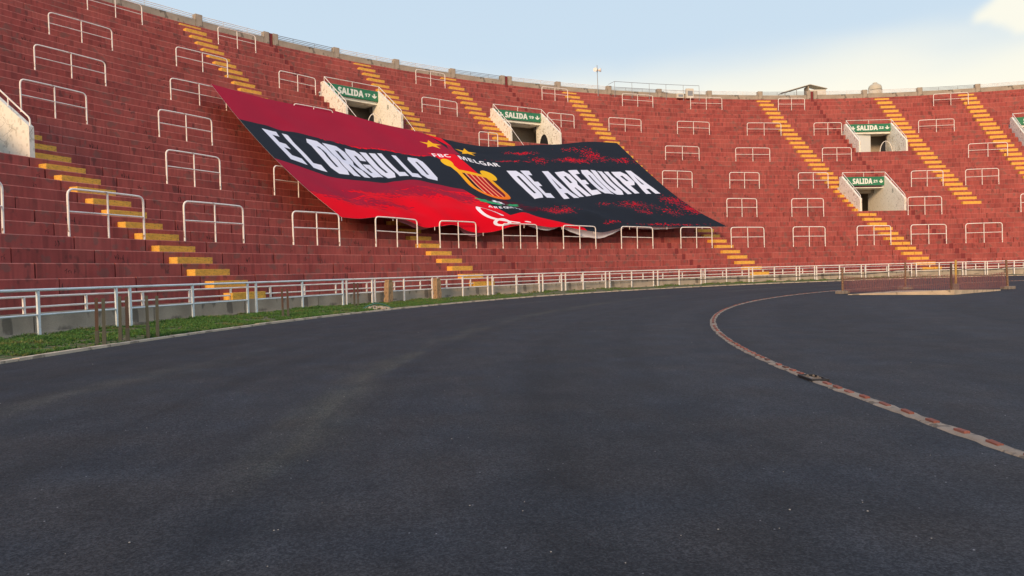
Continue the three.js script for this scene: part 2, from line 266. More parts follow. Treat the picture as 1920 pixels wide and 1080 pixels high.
{
  // grass: small tufts, thick to the left, thinning to weeds along the wall further round
  const r = rng(19), blades = [];
  for (let i = 0; i < 7; i++) {
    const a = i / 7 * 6.283 + r(), h = 0.6 + 0.5 * r(), lean = 0.25 + 0.55 * r(), w = 0.09, dx = Math.cos(a), dz = Math.sin(a), ox = 0.35 * (r() - 0.5), oz = 0.35 * (r() - 0.5);
    const b = new THREE.BufferGeometry(), q = [ox - dz * w, 0, oz + dx * w, ox + dz * w, 0, oz - dx * w, ox + dx * lean * 0.45 + dz * w * 0.7, h * 0.62, oz + dz * lean * 0.45 - dx * w * 0.7, ox - dz * w, 0, oz + dx * w, ox + dx * lean * 0.45 + dz * w * 0.7, h * 0.62, oz + dz * lean * 0.45 - dx * w * 0.7, ox + dx * lean, h, oz + dz * lean];
    b.setAttribute('position', new THREE.Float32BufferAttribute(q, 3)); b.computeVertexNormals(); blades.push(b);
  }
  const geo = mergeGeometries(blades), mats = [];
  const m4 = new THREE.Matrix4(), q = new THREE.Quaternion(), e = new THREE.Euler();
  for (let k = 0; k < 74000; k++) {
    const th = 96 + 80 * Math.pow(r(), 0.72), w = r(), R = mix(R_EDGE + 0.09 + 0.22 * fbm(th * 3, 4, 71, 3), R_WALL - 0.1, w);
    const lush = ss(139, 158, th) * (1 - 0.85 * ss(0.1, 0.02, Math.abs(th - 155.4) / 22) * ss(0.55, 0.2, w)), wall = Math.exp(-(((R - R_WALL + 0.1) / 0.35) ** 2));
    const clump = fbm(th * 1.9, R * 2.2, 51, 3), far = fbm(th * 0.9, R * 3, 57, 3);
    const want = Math.max(lush * ss(0.34, 0.54, clump), 0.85 * wall * ss(0.5, 0.62, far), 0.5 * ss(0.6, 0.7, far));
    if (r() > want) continue;
    const tall = 0.03 + 0.06 * r() * r() + 0.02 * clump + (wall > 0.4 ? 0.07 * r() * ss(0.5, 0.65, far) : 0);
    const p = P(R, th, 0.02 + 0.05 * (fbm(th * 1.4, R * 1.6, 3, 3) - 0.4) + 0.01 * w - 0.006);
    e.set(0.2 * (r() - 0.5), r() * 6.283, 0.2 * (r() - 0.5)); q.setFromEuler(e); m4.compose(p, q, V(tall * (0.8 + 0.5 * r()), tall, tall * (0.8 + 0.5 * r())));
    mats.push([m4.clone(), fbm(th * 2.3, R * 2.3, 61, 3), r(), lush]);
  }
  const im = new THREE.InstancedMesh(geo, new THREE.MeshStandardMaterial({ color: 0xffffff, roughness: 0.9, side: THREE.DoubleSide }), mats.length);
  const c = new THREE.Color();
  mats.forEach(([m, n, k, l], i) => { im.setMatrixAt(i, m); const dry = ss(0.62, 0.78, n) * 0.6 + (k > 0.95 ? 0.5 : 0) + (1 - l) * 0.2; c.setRGB(mix(0.062, 0.2, dry) * (0.8 + 0.4 * k), mix(0.148, 0.18, dry) * (0.8 + 0.4 * k), mix(0.026, 0.06, dry)); im.setColorAt(i, c); });
  im.name = 'grass'; im.userData = { kind: 'stuff', label: 'green grass growing on the verge between the track and the low wall', category: 'grass' }; finish(im); scene.add(im);
}

// ---------------------------------------------------------------- low wall, its rail, and the railing by the track
{
  const w = thing('low_wall', 'low grey concrete wall between the grass verge and the lowest red row', 'wall'); place(w, R_WALL, 120);
  w.updateMatrixWorld();
  for (let th = 186; th > 58; th -= 4.4) part('wall_panel', arcSolid(R_WALL, R_WALL + 0.42, -0.2, H_WALL + 0.004 * hash(th | 0, 1, 2), th - 0.02, th - 4.38, 0.55, w), concrete, w);
  part('plinth', arcSolid(R_WALL - 0.05, R_WALL + 0.1, -0.2, 0.085, 186, 58, 1, w), new THREE.MeshStandardMaterial({ map: tiled(concMap, 0.25, 0.25), color: new THREE.Color(1.2, 1.15, 1.1), roughness: 0.95 }), w);
}
const ORD = ['first', 'second', 'third', 'fourth', 'fifth', 'sixth', 'seventh', 'eighth', 'ninth', 'tenth', 'eleventh', 'twelfth', 'thirteenth', 'fourteenth', 'fifteenth', 'sixteenth', 'seventeenth', 'eighteenth', 'nineteenth', 'twentieth', 'twenty-first', 'twenty-second', 'twenty-third', 'twenty-fourth', 'twenty-fifth', 'twenty-sixth', 'twenty-seventh', 'twenty-eighth'];
const basePost = new THREE.BoxGeometry(0.062, 1, 0.042); basePost.translate(0, 0.5, 0);
{
  // [left post, right post, posts between]
  const secs = [[171.0, 165.78, 168.5], [165.24, 159.72, 162.52], [159.25, 153.83, 156.5], [153.57, 151.73], [151.53, 146.99, 149.29], [146.55, 142.15, 144.39], [141.72, 137.3, 139.5], [136.95, 135.1], [134.7, 130.64, 132.93], [130.2, 125.63, 127.93], [125.18, 120.6, 122.92], [120.15, 115.51, 117.88], [115.11, 110.52, 112.81], [110.18, 108.62], [108.4, 103.85, 106.06], [103.42, 98.9, 101.14], [98.43, 94.05, 96.24], [93.76, 92.0], [91.8, 87.3, 89.4]];
  secs.forEach(([a, b, m], i) => {
    const o = thing('track_railing', `pale painted two-bar railing section beside the track, ${ORD[i]} from the left`, 'railing', 'railing sections beside the track');
    place(o, R_FENCE, (a + b) / 2); o.updateMatrixWorld();
    const L = (R, th, y) => o.worldToLocal(P(R, th, y)), mat = i < 3 ? blueWhite : whitePaint, ends = m ? [a, m, b] : [a, b];
    for (const th of ends) { const p = part('post', basePost, mat, o); p.position.copy(L(R_FENCE, th, -0.05)); p.rotation.y = turnOf(th) - o.rotation.y; p.rotation.z = 0.012 * (hash(th * 10 | 0, 2, 2) - 0.5); p.scale.y = H_FENCE + 0.03; }
    const run = [i ? (secs[i - 1][1] + a) / 2 - 0.008 : a + 0.3, ...ends, i < secs.length - 1 ? (b + secs[i + 1][0]) / 2 + 0.008 : b - 0.3];
    const rail = (h, r, e = run) => merge(e.slice(1).map((t, k) => bar(L(R_FENCE, e[k], h), L(R_FENCE, t, h), r, 8)));
    part('top_rail', rail(H_FENCE, 0.029), mat, o); part('lower_rail', rail(0.45, 0.021, ends), mat, o);
  });
  let k = 0;
  for (let th = 170.6; th > 86; th -= 6.33) {
    const a = th, b = th - 6.31, o = thing('wall_rail', `low white two-bar rail standing on the wall behind the track railing, ${ORD[k++]} from the left`, 'rail', 'low rails on the wall');
    place(o, R_WALL + 0.13, (a + b) / 2, H_WALL); o.updateMatrixWorld();
    const L = (t, y) => o.worldToLocal(P(R_WALL + 0.13, t, H_WALL + y)), n = [a, a - 2.07, a - 4.13, b];
    for (const t of n) { const p = part('upright', basePost, whitePaint, o); p.position.copy(L(t, 0)); p.rotation.y = turnOf(t) - o.rotation.y; p.scale.set(0.8, 0.35, 0.9); }
    for (const [name, h] of [['top_rail', 0.345], ['lower_rail', 0.13]]) part(name, merge(n.slice(1).map((t, i) => bar(L(n[i], h), L(t, h), 0.022, 8))), whitePaint, o);
  }
}

// ---------------------------------------------------------------- the grandstand
const PORTALS = [
  { no: '17', label: 'cream walled exit 17 above the crimson end of the banner', nf: 13, thR: 132.65, thL: 136.6, D: 5.2, door: true, gate: 1 },
  { no: '19', label: 'cream walled exit 19 above the black end of the banner', nf: 13, thR: 119.3, thL: 123.5, D: 5.2, gate: 2 },
  { no: '22', label: 'cream walled exit with a white door, the upper of the two right-hand exits', nf: 13, thR: 88.05, thL: 91.9, D: 5.2, door: true, gate: 1 },
  { no: '21', label: 'cream walled exit with a black doorway, the lower of the two right-hand exits', nf: 26, thR: 93.05, thL: 96.9, D: 13, jamb: 5.1 },
  { no: '', nf: 13, thR: 75.1, thL: 78.45, D: 5.2, label: 'cream exit portal cut by the right edge of the photo' },
  { no: '', nf: 26, thR: 160.3, thL: 163.6, D: 6, label: 'cream exit portal cut by the left edge of the photo' },
];
for (const p of PORTALS) { p.R = Rn(p.nf); p.w = (p.thL - p.thR) * RAD * p.R; p.th = (p.thL + p.thR) / 2; p.floor = Tn(p.nf - 1); p.cut = [p.nf - 5, p.nf - 1]; }
const TH0 = 58, TH1 = 180;
const JOINTS = [137.01, 119.26, 92.33];
function openings(n) {                                                                     // angular gaps in row n: portals and expansion joints
  const R = Rn(n), g = [];
  for (const p of PORTALS) if (n >= p.cut[0] && n <= p.cut[1]) { const h = Math.asin((p.w / 2 + 0.19) / R) / RAD; g.push([p.th + h, p.th - h]); }
  return g;
}
const plankEdges = (() => { const e = []; let t = 137.01; while (t < TH1) { e.push(t); t += 2.92; } e.push(TH1); const more = []; for (let i = 1; i <= 6; i++) more.push(137.01 - (137.01 - 119.26) * i / 6); for (let i = 1; i <= 9; i++) more.push(119.26 - (119.26 - 92.33) * i / 9); t = 92.33 - 2.96; while (t > TH0) { more.push(t); t -= 2.96; } more.push(TH0); return [...e.reverse(), ...more]; })();
const stand = thing('grandstand', 'huge curved red concrete terrace of stepped rows behind the track', 'grandstand');
place(stand, R_WALL, 120); stand.updateMatrixWorld();
{
  // a plank: front face, chamfered nosing, tread; unit width and height, its own tone in the vertex colours
  const r = rng(301), geos = [], NVAR = 30;
  for (let k = 0; k < NVAR; k++) {
    const pr = [[0, -0.1], [0, 0.945], [-0.022, 1], [-TREAD - 0.12, 1], [-TREAD - 0.12, -0.1]], pos = [], uv = [], nor = [], col = [];
    const u0 = r() * 8, v0 = Math.floor(r() * 8) * 0.5 / 4, flip = r() < 0.5 ? -1 : 1, tone = 0.94 + 0.14 * r() - (r() < 0.1 ? 0.05 : 0), tint = 0.96 + 0.09 * r();
    for (let i = 0; i < 4; i++) {
      const [z0, y0] = pr[i], [z1, y1] = pr[i + 1], ny = -(z1 - z0) , nz = (y1 - y0), l = Math.hypot(ny, nz) || 1;
      const q = [[-0.5, y0, z0], [0.5, y0, z0], [0.5, y1, z1], [-0.5, y0, z0], [0.5, y1, z1], [-0.5, y1, z1]];
      const acc = [0, 0.45, 0.5, 0.8, 1.2];
      for (const [x, y, z] of q) { pos.push(x, y, z); nor.push(0, ny / l, nz / l); uv.push((u0 + flip * x * 2.7) / 8, v0 + (y === y0 && z === z0 ? acc[i] : acc[i + 1]) / 4); const w = i === 1 ? 1.25 : 1; col.push(tone * w, tone * tint * (i === 1 ? 1.7 : 1), tone * tint * (i === 1 ? 1.6 : 1)); }
    }
    for (const s of [-1, 1]) {                                                             // ends
      const pts = pr.map(([z, y]) => [0.5 * s, y, z]);
      for (let i = 1; i < pts.length - 1; i++) { const tri = s > 0 ? [pts[0], pts[i + 1], pts[i]] : [pts[0], pts[i], pts[i + 1]]; for (const p of tri) { pos.push(...p); nor.push(s, 0, 0); uv.push((u0 + p[2]) / 8, v0 + p[1] / 8); col.push(tone, tone * tint, tone * tint); } }
    }
    const g = new THREE.BufferGeometry(); g.setAttribute('position', new THREE.Float32BufferAttribute(pos, 3)); g.setAttribute('normal', new THREE.Float32BufferAttribute(nor, 3)); g.setAttribute('uv', new THREE.Float32BufferAttribute(uv, 2)); g.setAttribute('color', new THREE.Float32BufferAttribute(col, 3)); geos.push(g);
  }
  const all = [];
  for (let n = 0; n <= 37; n++) {
    const R = Rn(n), y0 = Tn(n), y1 = n === 0 ? 18.07 : Tn(n - 1), gaps = openings(n);
    for (let i = 0; i < plankEdges.length - 1; i++) {
      let segs = [[plankEdges[i], plankEdges[i + 1]]];
      for (const [ga, gb] of gaps) segs = segs.flatMap(([a, b]) => (gb >= a || ga <= b ? [[a, b]] : [[a, Math.max(ga, b)], [Math.min(gb, a), b]].filter(([p, q]) => p - q > 0.12)));
      for (let [a, b] of segs) {
        const gap = n > 25 ? 0.012 + 0.013 * r() : n > 20 ? 0.006 + 0.006 * r() : 0.003 + 0.004 * r(); const cutA = JOINTS.some((j) => Math.abs(j - a) < 0.01) ? 0.15 : gap, cutB = JOINTS.some((j) => Math.abs(j - b) < 0.01) ? 0.15 : gap;
        a -= cutA / R / RAD; b += cutB / R / RAD; const th = (a + b) / 2, half = (a - b) / 2 * RAD, len = 2 * R * Math.sin(half), Rm = R * Math.cos(half);
        const m = new THREE.Mesh(geos[r() * NVAR | 0], redPaint), p = P(Rm + 0.008 * (r() - 0.5), th, y0 + 0.006 * (r() - 0.5)); m.position.copy(p); m.rotation.set(0, turnOf(th) + 0.0022 * (r() - 0.5), 0.0016 * (r() - 0.5)); m.scale.set(len, y1 - y0, 1);
        const v = p.clone().setY(y0 + 0.2).sub(camera.position), d = v.length(), inView = v.z < -3 && Math.abs(v.x / -v.z) < 0.72;
        all.push({ m, size: inView ? len * (y1 - y0) / (d * d) : 0 });
      }
    }
  }
  all.sort((a, b) => b.size - a.size);
  const inv = stand.matrixWorld.clone().invert(), far = [];
  all.forEach(({ m }, i) => {
    m.updateMatrix(); const M = inv.clone().multiply(m.matrix);
    if (i < 300) { M.decompose(m.position, m.quaternion, m.scale); m.name = 'plank'; finish(m); stand.add(m); } else far.push(m.geometry.clone().applyMatrix4(M));
  });
  const f = part('far_planks', mergeGeometries(far), redPaint, stand); f.userData.kind = 'stuff';
  // the rough core behind the joints
  const core = [];
  for (let n = 0; n <= 37; n++) {
    const R = Rn(n) + 0.16, y1 = (n === 0 ? 18.07 : Tn(n - 1)) - 0.1; let segs = [[TH1, TH0]];
    for (const [ga, gb] of openings(n)) segs = segs.flatMap(([a, b]) => (gb >= a || ga <= b ? [[a, b]] : [[a, ga], [gb, b]]));
    for (const [a, b] of segs) core.push(arcSolid(R, R + TREAD + 0.02, y1 - 0.72, y1, a, b, 3, stand));
  }
  part('core', merge(core), concrete, stand);
  // fresh-painted cover strips over the three expansion joints
  for (const j of JOINTS) {
    const gs = []; for (let n = 0; n <= 37; n++) { if (openings(n).some(([a, b]) => j < a && j > b)) continue; const R = Rn(n) + 0.025, h = 0.145 / R / RAD; gs.push(arcSolid(R, R + TREAD, Tn(n) - 0.1, (n === 0 ? 18.07 : Tn(n - 1)) - 0.02, j + h, j - h, 1, stand)); }
    part('joint_strip', merge(gs), redStrip, stand);
  }
  // gallery behind the rim, outside wall, parapet with pillars and wires
  part('gallery_floor', arcSolid(Rn(0) + 0.3, 75, 17.7, 18.05, TH1, TH0, 2, stand), concrete, stand);
  part('outer_wall', arcSolid(75, 75.4, -0.2, 18.05, TH1, TH0, 2, stand), concrete, stand);
  const pil = []; for (let k = 0, t = 137.01 + 4.4 * 9; t > TH0; k++) { pil.push(t); t -= t > 137.2 ? 4.4 : t > 119.4 ? 4.4375 : t > 92.5 ? 4.488 : 4.46; }
  const R = Rn(0) + 0.02, pg = box(0.5, 0.86, 0.42, 0, 0.42, 0, 0.02), half = box(0.42, 0.86, 0.42, 0, 0.42, 0, 0.02), redg = box(0.24, 0.82, 0.3, 0, 0.41, 0);
  pil.forEach((t, i) => {
    const joint = JOINTS.some((j) => Math.abs(j - t) < 0.1), put = (m, off) => { const a = t - off / R / RAD; m.position.copy(stand.worldToLocal(P(R + 0.2, a, 18.06))); m.rotation.y = turnOf(a) - stand.rotation.y; };
    if (joint) { for (const s of [-1, 1]) put(part('pillar', half, concrete, stand), s * 0.36); put(part('joint_strip', redg, redStrip, stand), 0); } else put(part('pillar', pg, concrete, stand), 0);
    if (i < pil.length - 1) {
      const t2 = pil[i + 1], e = 0.27 / R / RAD, e2 = (joint ? 0.6 : 0.27) / R / RAD, e3 = (JOINTS.some((j) => Math.abs(j - t2) < 0.1) ? 0.6 : 0.27) / R / RAD;
      part('parapet_panel', arcSolid(R, R + 0.3, 18.06, 18.5 + 0.02 * hash(i, 3, 3), t - e2, t2 + e3, 1.2, stand), concrete, stand);
      const wires = []; for (const h of [18.62, 18.74, 18.86]) wires.push(bar(stand.worldToLocal(P(R + 0.15, t - e, h)), stand.worldToLocal(P(R + 0.15, t2 + e3, h)), 0.023, 6));
      for (const f of [0.34, 0.67]) { const q = mix(t, t2, f); wires.push(bar(stand.worldToLocal(P(R + 0.15, q, 18.45)), stand.worldToLocal(P(R + 0.15, q, 18.88)), 0.016, 6)); }
      part('parapet_rail', merge(wires), i % 3 ? whitePaint : greyMetal, stand);
    }
  });
}

// ---------------------------------------------------------------- exits
function signTex(no, both) {
  return canvasTex(640, 150, (c, W, H) => {
    c.fillStyle = '#2a7a56'; c.fillRect(0, 0, W, H); const r = rng(no.length * 7 + 3);
    for (let i = 0; i < 260; i++) { c.fillStyle = `rgba(${r() < 0.5 ? '20,80,58' : '50,120,90'},0.25)`; c.fillRect(r() * W, r() * H, 4 + 40 * r(), 1 + 5 * r()); }
    c.fillStyle = '#e9ece2'; c.strokeStyle = '#e9ece2'; c.textBaseline = 'middle'; c.font = 'bold 122px sans-serif'; c.lineWidth = 7;
    c.save(); c.translate(138, 78); c.scale(312 / c.measureText('SALIDA').width, 1.04); c.fillText('SALIDA', 0, 0); c.strokeText('SALIDA', 0, 0); c.restore();
    c.font = 'bold 66px sans-serif'; c.lineWidth = 3; if (no) { c.fillText(no, 468, 80); c.strokeText(no, 468, 80); }
    const arrow = (x) => { c.beginPath(); c.moveTo(x - 9, 42); c.lineTo(x + 9, 42); c.lineTo(x + 9, 78); c.lineTo(x + 34, 70); c.quadraticCurveTo(x + 26, 104, x, 112); c.quadraticCurveTo(x - 26, 104, x - 34, 70); c.lineTo(x - 9, 78); c.closePath(); c.fill(); };
    arrow(592); if (both) arrow(84);
  });
}
const wallPrint = canvasTex(512, 256, (c, W, H) => {                                          // right-hand wall of exit 21 and its sisters: stencil and scrawls on worn cream, 6 m x 3 m... 
  c.fillStyle = '#f0ebdd'; c.fillRect(0, 0, W, H); const r = rng(91);
  for (let i = 0; i < 1500; i++) { const k = r(); c.fillStyle = k < 0.45 ? 'rgba(150,138,115,0.13)' : k < 0.9 ? 'rgba(226,218,200,0.22)' : 'rgba(105,98,84,0.22)'; c.fillRect(r() * W, r() * H, 1 + 7 * r(), 1 + 12 * r()); }
  c.strokeStyle = 'rgba(110,104,94,0.4)'; c.lineWidth = 1.1;
  for (let i = 0; i < 9; i++) { c.beginPath(); let x = 60 + 90 * r(), y = 150 + 70 * r(); c.moveTo(x, y); for (let k = 0; k < 6; k++) { x += 26 * (r() - 0.45); y += 22 * (r() - 0.5); c.lineTo(x, y); } c.stroke(); }
  c.strokeStyle = 'rgba(60,70,60,0.75)'; c.lineWidth = 3; c.strokeRect(126, 96, 12, 22); c.beginPath(); c.moveTo(128, 114); c.lineTo(137, 100); c.moveTo(128, 105); c.lineTo(134, 108); c.stroke();
});
wallPrint.wrapS = wallPrint.wrapT = THREE.RepeatWrapping; wallPrint.repeat.set(1 / 6, 1 / 3);
const creamPrint = new THREE.MeshStandardMaterial({ map: wallPrint, roughness: 0.85 });
const signGreen = new THREE.MeshStandardMaterial({ color: 0x2a7a56, roughness: 0.6 });
for (const p of PORTALS) {
  const o = thing('exit_portal', p.label ?? `cream walled exit with green sign ${p.no} set into the red rows`, 'exit', 'exit portals in the terrace');
  place(o, p.R, p.th, p.floor);
  const w = p.w, D = p.D, J = p.jamb ?? 3.45, sh = new THREE.Shape([[0.03, -0.25], [0.03, 1.0], [2.72, 3.1], [3.05, 3.1], [3.05, 2.25], [J, 2.25], [J, -0.25]].map(([x, y]) => new THREE.Vector2(x, y)));
  const wall = () => { const g = new THREE.ExtrudeGeometry(sh, { depth: 0.18, bevelEnabled: false }); g.rotateY(Math.PI / 2); return g; };
  const rw = wall(); rw.translate(w / 2, 0, 0); part('side_wall', rw, p.no === '21' || p.no === '17' || !p.no ? creamPrint : cream, o);
  const lw = wall(); lw.translate(-w / 2 - 0.18, 0, 0); part('side_wall', lw, cream, o);
  const top = Tn(p.nf - 6) - p.floor;
  part('lintel', box(w - 0.004, top - 2.14, 1.5, 0, (top + 2.14) / 2 - 0.01, -2.84 - 0.75), cream, o);
  const sg = part('sign_board', box(w - 0.01, 0.72, 0.14, 0, 2.69, -2.76, 0.01), signGreen, o);
  const face = new THREE.PlaneGeometry(w - 0.04, 0.69); face.translate(0, 2.69, -2.686); part('lettering', face, new THREE.MeshStandardMaterial({ map: signTex(p.no, p.no === '22' || p.no === '17' || p.no === '19'), roughness: 0.6 }), sg);
  part('floor', box(w - 0.01, 0.12, J - 0.1, 0, -0.072, -J / 2 - 0.02), concrete, o); part('floor', box(w + 2.4, 0.12, D - J, 0, -0.075, -(D + J) / 2), concrete, o);
  for (const s of [-1, 1]) part('passage_wall', box(0.15, 2.5, D - J - 0.6, s * (w / 2 + 1.1), 1.1, -(D + J + 0.6) / 2), concrete, o);
  part('ceiling', box(w + 2.4, 0.2, D - 4.3, 0, 2.36, -(D + 4.36) / 2), concrete, o);
  part('back_wall', box(w + 2.4, 2.6, 0.2, 0, 1.1, -D - 0.1), concrete, o);
  // hand rails
  const rails = (x) => { const a = 0.08, pts = [V(x, 1.0, -a), V(x, 1.22, -a), V(x, 1.32, -a - 0.06), V(x, 3.42, -2.72)]; const gs = [bar(pts[0], pts[1], 0.026), bar(pts[1], pts[2], 0.026), bar(pts[2], pts[3], 0.026)]; for (const s of [1.0, 1.9, 2.72]) gs.push(bar(V(x, 0.98 + (s - 0.03) * 0.78, -s), V(x, 1.32 + (s - 0.14) * 0.8, -s), 0.022)); return merge(gs); };
  part('handrail', rails(w / 2 + 0.09), whitePaint, o); part('handrail', rails(-w / 2 - 0.09), whitePaint, o);
  part('top_rail', merge([bar(V(-w / 2 - 0.09, 3.42, -2.72), V(w / 2 + 0.09, 3.42, -2.72), 0.026), bar(V(0, 3.04, -2.74), V(0, 3.42, -2.72), 0.022)]), whitePaint, o);
  if (p.door) { const d = part('door', box(0.98, 2.1, 0.05, 0, 1.05, 0, 0.006), doorPaint, o); d.scale.x = p.no === '22' ? 1.5 : 1.2; d.position.set(p.no === '22' ? -0.36 : -1.25, 0.01, -3.1); d.rotation.y = p.no === '22' ? 0.12 : -0.2; }
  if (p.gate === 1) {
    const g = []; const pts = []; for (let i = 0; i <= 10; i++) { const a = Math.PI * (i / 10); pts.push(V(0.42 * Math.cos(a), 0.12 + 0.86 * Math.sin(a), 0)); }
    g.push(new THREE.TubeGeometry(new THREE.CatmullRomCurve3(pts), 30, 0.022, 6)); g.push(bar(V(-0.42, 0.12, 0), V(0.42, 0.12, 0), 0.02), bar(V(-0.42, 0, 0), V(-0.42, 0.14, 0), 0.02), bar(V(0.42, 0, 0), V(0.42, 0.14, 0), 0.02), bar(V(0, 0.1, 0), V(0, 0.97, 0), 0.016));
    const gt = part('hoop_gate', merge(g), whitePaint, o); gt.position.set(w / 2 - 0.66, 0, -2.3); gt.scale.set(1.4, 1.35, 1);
    const inf = new THREE.CircleGeometry(0.38, 12, Math.PI / 2, Math.PI / 2); inf.scale(1, 2.05, 1); inf.translate(0, 0.13, -0.012); part('painted_dark_opening', inf, black, gt);  // flat black sheet: the dark of the opening behind the hoop, painted in
  } else if (p.gate === 2) { const inf = new THREE.CylinderGeometry(0.5, 0.5, 0.03, 22, 1, false, -Math.PI / 2, Math.PI); inf.rotateX(Math.PI / 2); inf.rotateZ(Math.PI); inf.scale(1.3, 2.5, 1); inf.rotateY(-Math.PI / 2); const gt = part('painted_dark_arch', inf, black, o); gt.position.set(w / 2 - 0.02, 0.01, -2.3); }  // black shape painted in for the darkness of an arched opening
}

// ---------------------------------------------------------------- yellow stairs
const AISLES = [[159.25, 14, 37, 'ochre stair blocks down the left, beside the portal at the left edge'], [142.05, 0, 37, 'ochre stair blocks running down behind the left end of the banner'], [130.85, 0, 24, 'ochre stair blocks just right of exit 17'], [124.2, 0, 24, 'ochre stair blocks just left of exit 19'], [113.95, 0, 37, 'ochre stair blocks passing the right end of the banner'], [96.65, 0, 37, 'ochre stair blocks just left of exit 21, reaching down to the wall'], [86.6, 0, 24, 'ochre stair blocks just right of exit 22, ending half way down'], [79.95, 0, 37, 'ochre stair blocks furthest right, beside the portal at the right edge']];
{
  const unit = new RoundedBoxGeometry(1, 1, 0.36, 1, 0.02); unit.translate(0, 0.5, 0.18); const r = rng(55);
  for (const [th, n0, n1, label] of AISLES) {
    const o = thing('aisle_stair', label, 'stairs', 'yellow stairs in the terrace'); place(o, Rn(n1), th, Tn(n1)); o.updateMatrixWorld();
    for (let n = n0; n <= n1; n++) {
      const R = Rn(n), h = 0.725 / R / RAD; let a = th + h, b = th - h;
      for (const [ga, gb] of openings(n)) { if (ga > b && gb < a) { if (ga < a) b = Math.max(b, ga + 0.02); else if (gb > b) a = Math.min(a, gb - 0.02); } }
      if (a - b < 0.2) continue;
      const split = th === 96.65 && n >= 25, segs = split ? [[a, mix(a, b, 0.6) + 0.02], [mix(a, b, 0.6) - 0.02, b]] : [[a, b]];
      const rise = (n ? Tn(n - 1) : 18.07) - Tn(n);
      for (const [p, q] of segs) { const t = (p + q) / 2, m = part('step', unit, yellow, o); m.position.copy(o.worldToLocal(P(R + 0.02, t, Tn(n) - 0.01))); m.rotation.y = turnOf(t) - o.rotation.y + 0.01 * (r() - 0.5); m.scale.set((p - q) * RAD * R, rise * (0.55 + 0.05 * r()), 0.93 + 0.1 * r()); }
    }
  }
}

// ---------------------------------------------------------------- crush barriers: row, left end, right end
const BARRIERS = {
  3: [[148.12, 145.43], [141.22, 138.95], [127.62, 125.31], [117.14, 114.89], [110.01, 107.27], [103.86, 101.05], [96.04, 93.75], [83.03, 80.33]],
  9: [[151.86, 149.0], [145.73, 142.83], [139.63, 137.22], [129.34, 126.51], [118.76, 116.43], [113.28, 110.35], [107.02, 104.1], [100.66, 97.62], [94.69, 92.28], [85.8, 82.94]],
  15: [[154.76, 151.7], [148.48, 145.4], [141.2, 138.56], [127.22, 125.63], [110.41, 107.28], [103.87, 100.73], [95.96, 93.39], [83.54, 80.48]],
  21: [[157.98, 155.33], [151.96, 149.16], [113.4, 110.58], [106.99, 104.19], [100.52, 97.78], [90.36, 87.66], [85.77, 83.09]],
  27: [[155.02, 152.23], [149.06, 146.04], [110.3, 107.38], [103.99, 100.96], [93.16, 90.19], [83.55, 80.6]],
  33: [[168.6, 165.63], [163.37, 160.31], [158.42, 155.32], [152.35, 149.29], [146.67, 143.46], [141.6, 138.5], [136.11, 132.94], [130.44, 127.28], [124.73, 121.57], [118.72, 115.54], [113.57, 110.23], [107.31, 104.14], [101.01, 97.8], [95.89, 92.67], [90.93, 87.76]],
};
{
  const tier = { 33: 'lowest tier', 27: 'second tier up', 21: 'third tier up', 15: 'fourth tier up', 9: 'fifth tier up', 3: 'topmost tier' }, r = rng(77);
  for (const n of [33, 27, 21, 15, 9, 3]) BARRIERS[n].forEach(([a, b], i) => {
    const th = (a + b) / 2, R = Rn(n) + 0.07, w = (a - b) * RAD * R, f = clamp01((165 - th) / 75), h = { 33: mix(1.29, 1.44, f), 27: mix(1.3, 1.42, f), 21: mix(1.22, 1.33, f), 15: mix(1.12, 1.22, f), 9: mix(1.11, 1.2, f), 3: 1.2 }[n];
    const o = thing('crush_barrier', `white tubular barrier in the ${tier[n]} of barriers, ${ORD[i]} from the left`, 'barrier', 'white barriers on the terrace');
    place(o, R, th, Tn(n - 1) - 0.01); o.rotation.z = 0.012 * (r() - 0.5); o.rotation.x = 0.03 * (r() - 0.5);
    part('frame', hoop(w, h, 0.16, 0.031), whitePaint, o);
    part('middle_post', bar(V(0, 0, 0), V(0, h - 0.005, 0), 0.027), whitePaint, o);
    part('cross_bar', bar(V(-w / 2, h * 0.53, 0), V(w / 2, h * 0.53, 0), 0.023), whitePaint, o);
  });
}

